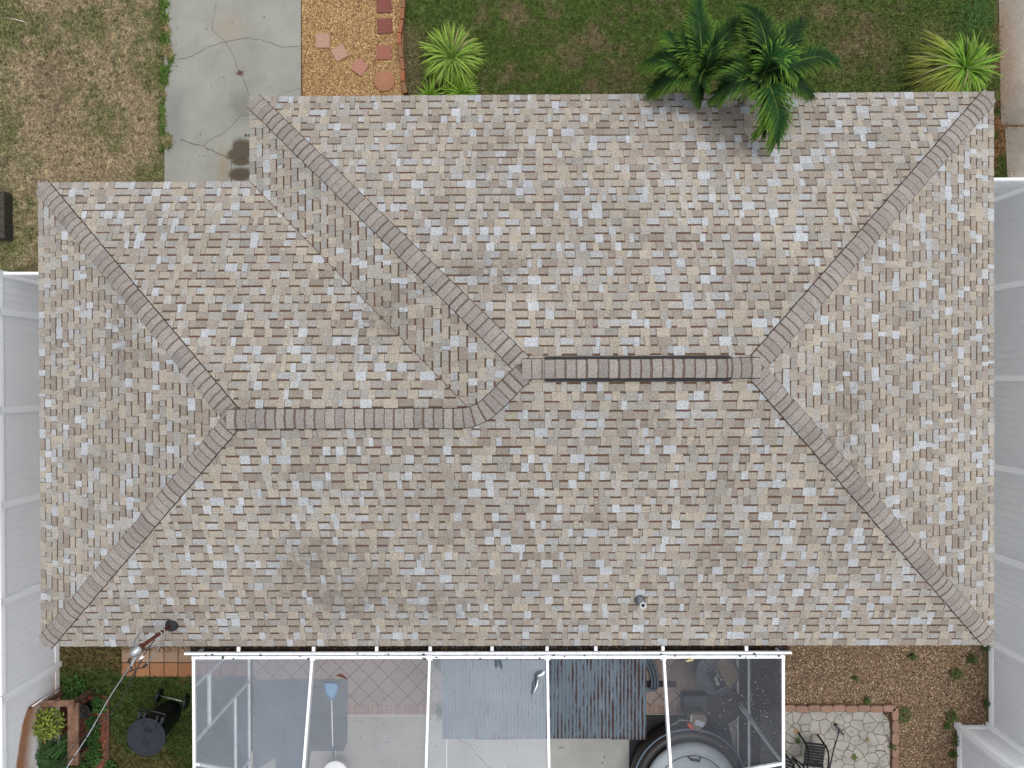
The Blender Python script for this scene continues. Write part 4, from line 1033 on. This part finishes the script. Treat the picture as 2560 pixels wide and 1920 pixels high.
for x, mt in ((cx[0], M_SW), (cx[5], M_SWR)):
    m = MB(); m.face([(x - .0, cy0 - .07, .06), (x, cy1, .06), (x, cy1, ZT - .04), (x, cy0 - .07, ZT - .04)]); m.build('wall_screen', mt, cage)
m = MB()
for k in range(170):
    x = random.gauss(cx[4] + 1.5, .45); y = random.gauss(cy0 - 1.0, .5)
    if not (cx[4] + .1 < x < cx[5] - .1 and cy0 - 2.4 < y < cy0 - .15): continue
    f_ = (x - cx[4]) / (cx[5] - cx[4]); zz = zroof(4, y) * (1 - f_) + zroof(5, y) * f_ + .022; q = random.uniform(.002, .0055)
    m.face([(x - q, y - q * .6, zz), (x + q, y - q, zz), (x + q * .8, y + q, zz), (x - q, y + q * .5, zz)], random.choice(((.9, .88, .8), (.6, .55, .45))))
fk = m.build('white_flecks', M_PEB, cage); fk['kind'] = 'stuff'
# curled white torn screen edge
m = MB(); P = [W(1345, 1690, 2.98), W(1352, 1688, 3.0), W(1358, 1684, 3.02), W(1361, 1679, 3.05)]; m.tube(P, [.012, .018, .02, .008], 6); m.build('torn_screen_curl', M_WHITEP, cage)
m = MB(); P = [W(1334, 1732, 3.03), W(1342, 1716, 3.05), W(1345, 1700, 3.03)]; m.tube(P, [.004, .012, .005], 6); m.build('torn_screen_curl', M_WHITEP, cage)
# dead leaf lying on the screen
m = MB(); q = W(852, 1688, ZT + .33 * (cy0 - W(852, 1688, 2.9).y) + .03)
pts = [(838, 1688), (850, 1684), (855, 1684), (862, 1690), (871, 1698), (862, 1697), (854, 1692), (846, 1690)]
zz = q.z; lo = [W(x, y, zz) for x, y in pts]; lo.reverse(); m.face([(p.x, p.y, zz + random.uniform(0, .02)) for p in lo], (.13, .05, .025)); 
tag(m.build('dead_leaf', M_LEAF, None, q), 'curled brown dead leaf lying on the second screen panel', 'leaf')
m = MB(); q = W(1725, 1652, 2.93)
for k in range(3): leafstrip(m, q, k * 1.3 + .5, .09, .02, .3, .6, (.6, .5, .25), (.7, .55, .3), 3)
tag(m.build('dead_leaf', M_LEAF, None, q), 'pale yellow dead leaf on the dark right screen panel', 'leaf')

# ------------------------------------------------------------------ corrugated awning under the cage
ZA = 2.28
def m_corr():
    t = NT('rusty_corrugated_steel'); c = t.mix(t.ramp(t.noise(2.0, 5), .3, .7), (.085, .115, .145), (.13, .17, .205))
    sp = t.n('SeparateXYZ', {0: t.pos}); px_ = W(1105, 1700, ZA).x
    ph = t.math('MULTIPLY', t.math('SUBTRACT', sp.outputs[0], px_), 2 * math.pi / .068)
    val = t.math('COSINE', ph)     # -1 at valley (rust gathers)
    mp = t.n('Mapping', {'Vector': t.pos, 'Scale': (9.0, 1.4, 1.0)}); n1 = t.noise(1.6, 6, .7, mp.outputs[0])
    f = t.math('ADD', t.math('MULTIPLY', val, -.30), t.math('MULTIPLY', t.math('SUBTRACT', n1, .5), 2.6))
    # more rust to the right
    f = t.math('ADD', f, t.ramp(sp.outputs[0], W(1150, 1700, ZA).x, W(1560, 1700, ZA).x, -.40, -.02))
    f = t.math('ADD', f, t.ramp(sp.outputs[1], W(1200, 1848, ZA).y, W(1200, 1836, ZA).y, .3, 0))
    f = t.ramp(f, .10, .17)
    rc = t.mix(t.noise(14, 4), (.025, .011, .010), (.065, .021, .014)); c = t.mix(f, c, rc)
    return t.done(c, t.ramp(f, 0, 1, .5, .9), None, 0, .4)
M_CORR = m_corr()
aw = thing('metal_awning', 'corrugated metal awning streaked with rust inside the pool cage', 'awning', W(1360, 1740, 0))
xa0 = W(1105, 1700, ZA).x; xa1 = W(1615, 1700, ZA).x; ya1 = W(1300, 1848, ZA).y; ya0 = Y0 + .45
ns = 6; sw = (xa1 - xa0) / ns
for k in range(ns):
    a = xa0 + k * sw - (.035 if k else 0); b2 = xa0 + (k + 1) * sw; m = MB(); rows = []; n_ = int((b2 - a) / .068 * 8); dy = random.uniform(-.01, .01); lift = .004 * (k % 2)
    for y, zz in ((ya0, ZA + .10), ((ya0 + ya1) / 2, ZA + .05), (ya1 + dy, ZA)):
        rows.append([(a + (b2 - a) * j / n_, y, zz + lift + .0095 * math.cos(2 * math.pi * (a + (b2 - a) * j / n_ - xa0) / .068)) for j in range(n_ + 1)])
    m.smooth = True; m.grid(rows); m.build('metal_sheet', M_CORR, aw)
for x in (xa0 + .1, (xa0 + xa1) / 2, xa1 - .15):
    m = MB(); m.bar((x, ya0, ZA + .05), (x, ya1 + .06, ZA - .05), .05, .07); m.build('rafter', M_WOOD, aw)
    m = MB(); m.bar((x, ya1 + .12, .03), (x, ya1 + .12, ZA - .09), .07, .07, up=(0, 1, 0)); m.build('post', M_WOOD, aw)

# ------------------------------------------------------------------ things inside the cage
M_TARP = simple('grey_blue_tarp', (.10, .125, .15), .7, .18, 3, bs=8, bst=.3)
m = MB(); tp = [(636, 1701), (869, 1699), (868, 1855), (858, 1877), (777, 1878), (772, 1908), (768, 1990), (690, 1990), (689, 1893), (645, 1922), (636, 1922)]
P = [W(x, y, .05) for x, y in tp]; P.reverse(); m.prism(P, .035, .052); trp = m.build('tarp', M_TARP, None, W(750, 1800)); tag(trp, 'grey blue tarp spread over the patio at its left end', 'tarp')
m = MB(); P = [W(x, y, .06) for x, y in ((636, 1718), (760, 1718), (760, 1797), (868, 1797), (868, 1720), (709, 1720))]; m.bar(W(636, 1720, .056), W(866, 1720, .056), .03, .012); m.bar(W(709, 1722, .056), W(709, 1900, .056), .025, .012); m.bar(W(712, 1797, .057), W(866, 1797, .057), .02, .012); m.build('fold', M_TARP, trp)
net = thing('pool_net', 'blue pool skimmer net with a long pole lying on the tarp', 'pool net', W(829, 1740, .1))
pts = [(811, 1714), (815, 1709), (838, 1709), (844, 1715), (841, 1732), (829, 1750), (816, 1735)]; PP = [W(x, y, .12) for x, y in pts]
m = MB(); m.tube(smooth_path(PP + [PP[0]], 6), .012, 8); m.build('frame', simple('blue_plastic', (.12, .3, .6), .4), net)
m = MB(); m.face(list(reversed([p - Vector((0, 0, .02)) for p in PP]))); m.build('mesh_bag', simple('blue_mesh', (.2, .42, .68), .7, .2, 40), net)
m = MB(); m.tube([W(829, 1750, .12), W(832, 1866, .1)], .012, 8); m.build('pole', M_WHITEP, net)
m = MB(); m.tube([W(832, 1866, .1), W(833, 1888, .1)], .016, 8); m.build('grip', simple('blue_grip', (.12, .25, .5), .5), net)
m = MB(); b = W(838, 1934, .45); m.lathe((b.x, b.y, .036), [(.14, 0), (.2, .38), (.27, .4), (.27, .42), (.24, .44), (.002, .445)], 36); wt = m.build('drum_table', M_WHITEP, None, b); tag(wt, 'white round drum cut off by the bottom border below the net', 'drum')
m = MB(); m.tube([W(839.5, 1877, .05), W(840, 1906, .05)], .008, 6); tag(m.build('plastic_rod', M_WHITEP, None, W(839, 1890, .05)), 'short thin white rod between the net and the white drum', 'rod')
m = MB(); m.tube([W(1117, 1848, .05), W(1116, 1990, .05)], .011, 6); tag(m.build('pvc_pipe', M_WHITEP, None, W(1117, 1890, .05)), 'straight white pipe lying on the bare concrete below the awning', 'pipe')
m = MB(); m.bar(W(629, 1878, .3), W(628, 1990, .3), .05, .02); tag(m.build('wood_batten', simple('pale_batten', (.5, .48, .36), .8), None, W(629, 1900, .3)), 'pale yellow batten standing by the left cage wall', 'batten')

# black ground sheet + inflatable spa
M_MAT = simple('black_ground_sheet', (.018, .019, .022), .55, .3, 3, bs=10, bst=.4)
m = MB(); pts = [(1573, 1787), (1795, 1788), (1812, 1798), (1822, 1815), (1829, 1845), (1832, 1990), (1573, 1990)]; P = [W(x, y, .05) for x, y in pts]; P.reverse(); m.prism(P, .036, .046)
tag(m.build('ground_sheet', M_MAT, None, W(1700, 1850)), 'black rubber sheet with a rounded corner under the hot tub', 'mat')
spa = thing('hot_tub', 'round inflatable hot tub with grey ringed cover at the bottom border', 'hot tub', W(1712, 1963, 0)); sc = W(1727, 1968, .62)
m = MB(); b = Vector((sc.x, sc.y, .047)); m.lathe(b, [(1.15, 0), (1.2, .15), (1.2, .45), (1.13, .58), (1.02, .60), (.98, .55), (.002, .55)], 64); m.build('tub_wall', simple('dark_vinyl', (.032, .027, .025), .4, .2, 4, 0, .4), spa)
m = MB(); ring = [b + Vector((math.cos(t) * 1.185, math.sin(t) * 1.185, .52)) for t in [2 * math.pi * k / 64 for k in range(65)]]; m.tube(ring, .022, 6, caps=False); m.build('trim_ring', simple('blue_grey_trim', (.16, .21, .26), .4), spa)
m = MB(); m.lathe(b, [(.9, .56), (.97, .60), (.97, .66), (.93, .72), (.84, .755), (.76, .745), (.725, .69), (.69, .735), (.6, .75), (.002, .755)], 72); cv = m.build('cover', simple('grey_cover', (.50, .56, .60), .5, .12, 3, bs=6, bst=.3), spa)
m = MB(); h_ = W(1739, 1904, .82)
A, B = W(1725, 1898, .81), W(1750, 1902, .81); m.tube([A - Vector((0, 0, .04)), A + Vector((.02, 0, .03)), B + Vector((-.02, 0, .03)), B - Vector((0, 0, .04))], .018, 8); m.tube([A, B], .022, 8); m.bar(A + Vector((-.02, .03, -.04)), A + Vector((.0, -.06, -.04)), .05, .02); m.bar(B + Vector((.02, .05, -.04)), B + Vector((.0, -.05, -.04)), .05, .02); m.build('cover_handle', M_BLACKP, cv)
m = MB(); m.tube([b + Vector((math.cos(t) * .725, math.sin(t) * .725, .695)) for t in [2 * math.pi * k / 64 for k in range(65)]], .016, 6, caps=False); m.build('cover_seam', M_DARK, cv)
# heater on top / behind
ht = thing('spa_heater', 'beige spa heater box with white sticker behind the hot tub', 'heater', W(1745, 1806, 0))
zc2 = .62; m = MB(); pp = [(1722, 1790), (1732, 1783), (1762, 1784), (1770, 1797), (1768, 1812), (1752, 1826), (1741, 1832), (1724, 1810)]; P = [W(x, y, zc2) for x, y in pp]; P.reverse(); cen = sum(P, Vector()) / len(P)
m.grid([[(p.x, p.y, .05) for p in P], [(p.x, p.y, zc2 - .05) for p in P], [(cen.x + (p.x - cen.x) * .85, cen.y + (p.y - cen.y) * .85, zc2) for p in P]], closed=True, capb=True); m.build('housing', simple('beige_plastic', (.23, .19, .15), .6, .15), ht)
m = MB(); m.bar(W(1738, 1805, zc2 + .006), W(1760, 1812, zc2 + .006), .11, .006); m.build('sticker', simple('sticker_grey', (.52, .56, .62), .5, .1, 30), ht)
m = MB(); m.tube([W(1719, 1807, .66), W(1724, 1812, .68), W(1731, 1822, .66)], [.03, .045, .03], 10); m.build('drain_cap', simple('orange_plastic', (.75, .12, .04), .5), ht)
m = MB(); m.bar(W(1729, 1786, .64), W(1726, 1804, .64), .03, .03); m.build('control_knob', M_GREYM, ht)
m = MB(); m.tube(smooth_path([W(1676, 1813, .5), W(1690, 1807, .55), W(1700, 1800, .6), W(1722, 1802, .6)], 6), .02, 8); m.build('hose', M_CABLEG, ht)
m = MB(); P = [W(x, y, .33) for x, y in ((1710, 1741), (1768, 1741), (1768, 1784), (1710, 1784))]; P.reverse(); m.prism(P, .04, .33); tag(m.build('storage_box', simple('slate_plastic', (.06, .07, .08), .6), None, P[0]), 'slate grey storage box between the tool table and spa heater', 'box')
# round table with cloth and tools
tbl = thing('round_table', 'round dark garden table inside the right end of the cage', 'table', W(1783, 1700, 0)); zt = .72; tc_ = W(1793, 1685, zt)
m = MB(); m.lathe((tc_.x, tc_.y, zt - .03), [(.02, -.0), (.43, -.0), (.45, .012), (.45, .03), (.43, .035), (.002, .03)], 56); m.build('tabletop', simple('dark_glass_top', (.07, .08, .09), .4, .25, 6), tbl)
for k in range(4):
    a = k * math.pi / 2 + .6; m = MB(); m.tube([(tc_.x + .33 * math.cos(a), tc_.y + .33 * math.sin(a), zt - .03), (tc_.x + .38 * math.cos(a), tc_.y + .38 * math.sin(a), .035)], .014, 8); m.build('leg', M_BLACKP, tbl)
m = MB(); pts = [(1792, 1655), (1812, 1643), (1822, 1647), (1838, 1668), (1846, 1690), (1844, 1702), (1836, 1708), (1826, 1722), (1818, 1715), (1805, 1690), (1797, 1672)]
P = [W(x, y, zt + .07) for x, y in pts]; P.reverse(); m.prism(P, zt + .012, zt + .045); tag(m.build('folded_cloth', simple('brown_cloth', (.23, .175, .12), .95, .2, 12, bs=15, bst=.7), None, P[0]), 'brown folded cloth lying on the round table', 'cloth')
tr = thing('tool_tray', 'black tool tray with sockets and pliers on the round table', 'tool tray', W(1790, 1695, zt + .01))
m = MB(); A, B = W(1770, 1682, zt + .03), W(1808, 1722, zt + .03)
q = [W(x, y, zt + .03) for x, y in ((1766, 1680), (1789, 1668), (1818, 1714), (1792, 1728))]; q.reverse(); m.prism(q, zt + .008, zt + .03); m.build('tray', M_DARK, tr)
for (a, b2) in (((1766, 1680), (1790, 1667)), ((1792, 1729), (1817, 1715))): m = MB(); m.tube([W(*a, zt + .04), W(*b2, zt + .04)], .008, 6); m.build('tray_bar', M_GREYM, tr)
for (px, py) in ((1798, 1691), (1802, 1700), (1791, 1676), (1794, 1684)):
    c0 = W(px, py, zt + .032); m = MB(); m.tube([c0 + Vector((.02 * math.cos(t), .02 * math.sin(t), .005)) for t in [k * .524 for k in range(13)]], .006, 6); m.build('socket', M_GREYM, tr)
m = MB(); m.bar(W(1786, 1694, zt + .05), W(1794, 1714, zt + .05), .014, .012); m.bar(W(1789, 1692, zt + .05), W(1798, 1713, zt + .05), .02, .012); m.build('pliers', M_GREYM, tr)
umb = MB(); umb.tube([W(1764, 1633, 1.2), W(1775, 1656, 1.0), W(1790, 1688, .78)], .012, 8); tag(umb.build('steel_rod', M_GREYM, None, W(1790, 1688, .78)), 'thin steel rod leaning onto the round table', 'rod')
m = MB(); b = W(1716, 1690, .04); m.lathe(b, [(.38, 0), (.375, .01), (.002, .011)], 40, capb=True); tag(m.build('round_mat', simple('brown_mat', (.27, .21, .175), .95, .2, 20), None, b), 'round tan mat lying on the tiles left of the table', 'mat')
m = MB(); b = W(1800, 1752, .04); m.lathe(b, [(.40, 0), (.41, .2), (.38, .26), (.002, .22)], 36); tag(m.build('planter_base', simple('dark_brown_plastic', (.07, .055, .05), .8, .3, 12), None, b), 'low round brown planter below the round table', 'planter')
# hose coil
hz = thing('pool_hose', 'coiled blue grey pool hose beside the awning edge', 'hose', W(1635, 1690, .05))
for i, (dx_, rr_) in enumerate(((0, 0), (8, .02), (16, .04))):
    pts = [(1604 + dx_ * .6, 1632), (1616 + dx_, 1655), (1627 + dx_ * 1.0, 1685), (1630 + dx_ * .9, 1710), (1624 + dx_ * 1.05, 1723), (1615 + dx_ * .9, 1725), (1603 + dx_ * .4, 1715)]
    m = MB(); pth = smooth_path([W(x, y, .12 + rr_ + (.0 if k < 4 else .03)) for k, (x, y) in enumerate(pts)], 12)
    m.tube(pth, [.026 + .0035 * (j % 2) for j in range(len(pth))], 10); m.build('hose_loop', simple('ribbed_hose', (.11, .145, .18), .5, .15, 10), hz)
m = MB(); P = [W(x, y, .07) for x, y in ((1606, 1703), (1690, 1705), (1690, 1718), (1606, 1717))]; P.reverse(); m.prism(P, .036, .075); tag(m.build('rubber_strip', M_DARK, None, P[0]), 'flat black rubber strip lying under the hose coil', 'strip')
for k in range(2):
    m = MB(); b = W((1092, 1100)[k], (1655, 1775)[k], .05)
    for i in range(60): leafstrip(m, b + Vector((random.gauss(0, .02), random.gauss(0, .02), 0)), random.uniform(0, 6.28), random.uniform(.12, .3), .006, random.uniform(.6, 1.3), 1.3, (.04, .07, .03), (.10, .13, .06), 4)
    tag(m.build('potted_fern', M_LEAF, None, b), ('dark leafy plant at the house end of the awning' , 'spiky dark grass plant half under the awning')[k], 'plant')

# ------------------------------------------------------------------ right patio: stamped stone, blocks, chair, broom
def m_flag():
    t = NT('flagstone'); wob = t.n('TexNoise', {'Scale': 2.2, 'Vector': t.pos}).outputs[1]
    vec = t.n('MixVectorStub') if False else t.n('VectorMath', {0: t.pos, 1: t.n('VectorMath', {0: wob, 'Scale': .12}, operation='SCALE').outputs[0]}, operation='ADD').outputs[0]
    vor = t.n('TexVoronoi', {'Scale': 4.5, 'Vector': vec, 'Randomness': .85}, feature='DISTANCE_TO_EDGE').outputs[0]
    cell = t.n('TexVoronoi', {'Scale': 4.5, 'Vector': vec, 'Randomness': .85}).outputs[1]
    c = t.mix(t.ramp(t.noise(3, 6, .7), .3, .7), (.42, .40, .355), (.27, .26, .235)); 
    c = t.mix(t.ramp(t.noise(40, 4), .55, .75, 0, .4), c, (.2, .18, .15))
    c = t.mix(t.ramp(vor, .015, .042, 1, 0), c, (.12, .10, .08))
    return t.done(c, .9, t.bump(t.ramp(vor, .01, .08), .6, .01), 0, .2)
slab('stone_patio', [(1900, 1776), (2205, 1780), (2222, 1800), (2226, 1830), (2224, 2100), (1900, 2100)], -.05, .03, m_flag())
blk = (.27, .165, .12)
hb = [(1957 + k * 31.2, 1770 + (1.5 if k % 2 else 0)) for k in range(-1, 9)]
names_h = ['left half hidden by the cage', 'second from the cage', 'third from the cage', 'fourth from the cage', 'fifth from the cage', 'in the middle of the run', 'just right of the middle', 'third before the corner', 'second before the corner', 'last before the corner']
def block(A, B, lab, grp):
    m = MB(); A = Vector(A); B = Vector(B); d = (B - A).normalized(); s_ = Vector((-d.y, d.x, 0)); n_ = 8; rows = []
    for i in range(n_ + 1):
        u = i / n_; hw = .055 + .022 * math.sin(math.pi * u) ** .5; p = A.lerp(B, u) 
        rows.append([p - s_ * hw - Vector((0, 0, .06)), p - s_ * hw + Vector((0, 0, .025)), p - s_ * (hw - .015) + Vector((0, 0, .04)), p + s_ * (hw - .015) + Vector((0, 0, .04)), p + s_ * hw + Vector((0, 0, .025)), p + s_ * hw - Vector((0, 0, .06))])
    k = random.uniform(.82, 1.12); m.grid(rows, (blk[0] * k, blk[1] * k, blk[2] * k), closed=True, capa=True, capb=True)
    tag(m.build('edging_block', M_STONE, None, A), lab, 'edging block', grp)
for i, (x, y) in enumerate(hb): block(W(x, y, .07), W(x + 30, y + random.uniform(-1, 1), .07), 'scalloped red edging block of the horizontal run, ' + names_h[i], 'blocks edging the stone patio')
vn = ['corner one by the bushy weed', 'second below the corner', 'third below the corner', 'fourth below the corner', 'fifth, near the broom', 'lowest, cut by the bottom border']
for i in range(6):
    y = 1769 + i * 31; block(W(2237 + (1 if i % 2 else 0), y, .07), W(2237, y + 30, .07), 'scalloped red edging block of the vertical run, ' + vn[i], 'blocks edging the stone patio')
# twigs and fallen litter
tp_ = MB(); pts_ = scatter_area([(1960, 1600), (2455, 1600), (2455, 1800), (2385, 1800), (2385, 1920), (2250, 1920), (2250, 1760), (1960, 1760)], 7)
for p in pts_:
    a = random.uniform(0, 3.14); L = random.uniform(.06, .22); c = random.choice(((.5, .42, .33), (.3, .2, .13), (.42, .3, .2)))
    q0 = Vector((p[0], p[1], .035)); d = Vector((math.cos(a), math.sin(a), 0)); tp_.tube([q0, q0 + d * L * .5 + Vector((-d.y, d.x, 0)) * random.uniform(-.03, .03), q0 + d * L], .0045, 4, c)
tag(tp_.build('twigs', M_PEB), 'pale twigs strewn over the brown pebble bed', 'twigs', kind='stuff')
lt = MB()
for poly, dn, zz in (([(1962, 1782), (2200, 1782), (2222, 1800), (2222, 1920), (1962, 1920)], 26, .034), ([(2205, 1778), (2232, 1778), (2232, 1840), (2222, 1840), (2218, 1800)], 220, .03), ([(420, 0), (745, 0), (745, 230), (640, 240), (630, 440), (420, 455)], 3, .038), ([(880, 1640), (1370, 1640), (1370, 1915), (880, 1915)], 2.5, .04)):
    for p in scatter_area(poly, dn):
        a = random.uniform(0, 6.28); L = random.uniform(.012, .03); c = random.choice(((.22, .1, .04), (.12, .07, .03), (.16, .17, .06), (.3, .18, .09))); d = Vector((math.cos(a), math.sin(a), 0)) * L; e = Vector((-d.y, d.x, 0)) * .5; q = Vector((p[0], p[1], zz + .003))
        lt.face([q - d, q - e + Vector((0, 0, .006)), q + d, q + e], c)
tag(lt.build('leaf_litter', M_PEB), 'tiny dead leaf scraps scattered over patio and driveway', 'leaf litter', kind='stuff')
# leaves on patio
for k, (px, py, r, c, l) in enumerate(((1994, 1853, .09, (.12, .16, .05), 'large green leaf fallen beside the chair leg'), (1990, 1828, .07, (.45, .26, .1), 'tan dead leaf at the tip of the chair leg'), (2135, 1893, .1, (.12, .15, .04), 'green leaf cluster right of the broom pole'), (2168, 1850, .05, (.2, .17, .07), 'small curled leaf in the middle of the stone patio'))):
    m = MB(); b = W(px, py, .035)
    for q in range(6): leafstrip(m, b, q * 1.05 + random.uniform(-.2, .2), r * random.uniform(.7, 1.1), r * .3, .25, .5, c, tuple(v * 1.2 for v in c), 4)
    tag(m.build('fallen_leaf', M_LEAF, None, b), l, 'leaf')
# chair
M_IRON = simple('black_iron', (.014, .015, .018), .6, .2, 10, 0, .15)
ch = thing('patio_chair', 'black slatted metal patio chair on the stone patio', 'chair', W(2018, 1868, 0))
def Zc(x, y, z): return W(1900 + x / 7.373, 1780 + y / 7.373, z)
fl0, fr0 = Zc(705, 380, .035), Zc(1060, 420, .035)
hgt = .55
bl0 = W(1963, 1884, .035); br0 = W(1981, 1894, .035)
d01 = (fr0 - fl0); back = Vector((d01.y, -d01.x, 0)).normalized()
if back.y > 0: back = -back
bl = fl0 + back * .5; br = fr0 + back * .5; seat = .44
for p, nm in ((fl0, 'l'), (fr0, 'r')):
    m = MB(); m.tube(smooth_path([Vector((p.x, p.y, .035)), Vector((p.x, p.y, .40)) + back * .03, Vector((p.x, p.y, .60)) + back * .1, Vector((p.x, p.y, .66)) + back * .3, Vector((p.x, p.y, .64)) + back * .52], 6), .019, 8); m.build('arm_leg', M_IRON, ch)
for p in (bl, br):
    m = MB(); m.tube([Vector((p.x, p.y, .035)) + back * .08, Vector((p.x, p.y, seat)), Vector((p.x, p.y, .95)) + back * .16], .019, 8); m.build('back_leg', M_IRON, ch)
u_ = d01.normalized()
m = MB(); A = Vector((fl0.x, fl0.y, seat)) + back * .02; 
m.bar(A, A + d01, .035, .03); m.bar(A + back * .46, A + back * .46 + d01, .035, .03)
for k in range(7): q = A + back * (.06 + k * .058); m.bar(q + u_ * .0, q + d01, .05, .008)
m.build('seat', M_IRON, ch)
m = MB(); A = Vector((bl.x, bl.y, .5)) + back * .02; upv = Vector((back.x * .16, back.y * .16, .47)).normalized()
for k in range(8): q = A + upv * (.03 + k * .055); m.bar(q + u_ * .02, q + d01 - u_ * .02, .008, .034, up=upv)
m.bar(A + upv * .46, A + upv * .46 + d01, .03, .03); m.build('backrest', M_IRON, ch)
# second chair, only front legs visible
ch2 = thing('patio_chair', 'second black patio chair mostly outside the bottom border', 'chair', Zc(560, 1000, 0))
for (x, y) in ((460, 765), (600, 840)):
    p = Zc(x, y, .035); m = MB(); m.tube([p, p + Vector((.02, -.02, .42)), p + Vector((.04, -.3, .6))], .019, 8); m.build('arm_leg', M_IRON, ch2)
A = Zc(460, 765, .44); m = MB()
for k in range(6): m.bar(Vector((A.x, A.y - .08 - k * .07, .44)), Vector((A.x + .2, A.y - .16 - k * .07, .44)), .05, .008)
m.build('seat', M_IRON, ch2)
# broom
bro = thing('broom', 'black push broom standing upside on the stone patio beside the chair', 'broom', Zc(1460, 320, 0))
m = MB(); A, B = Zc(1390, 230, .09), Zc(1525, 410, .09); m.bar(A, B, .055, .07); m.build('broom_head', M_BLACKP, bro)
m = MB()
for k in range(40): q = A.lerp(B, (k + .5) / 40); m.bar(q - Vector((0, 0, .035)), q - Vector((random.uniform(-.02, .02), .01, .058)), .012, .012)
m.build('bristles', M_DARK, bro)
m = MB(); m.tube([A.lerp(B, .5) + Vector((0, 0, .02)), Zc(1340, 760, .95), Zc(1280, 1060, 1.5)], .0145, 8); m.build('pole', M_BLACKP, bro)
# stick on left lawn, dead frond on driveway
m = MB(); m.tube(smooth_path([W(10, 44, .05), W(35, 48, .07), W(70, 57, .05)], 5), [.004] * 5 + [.012] * 4 + [.003] * 2, 5, (.55, .5, .42)); tag(m.build('dry_stick', M_STONE, None, W(40, 50)), 'pale dry palm sheath on the upper left lawn', 'stick')
m = MB(); b = W(601, 182, .04)
for k in range(16): leafstrip(m, b, k * .39 + random.uniform(-.1, .1), random.uniform(.05, .12), .007, .3, .6, (.16, .07, .04), (.2, .09, .05), 3)
tag(m.build('dried_weed', M_LEAF, None, b), 'dried brown weed growing from the driveway crack', 'weed')
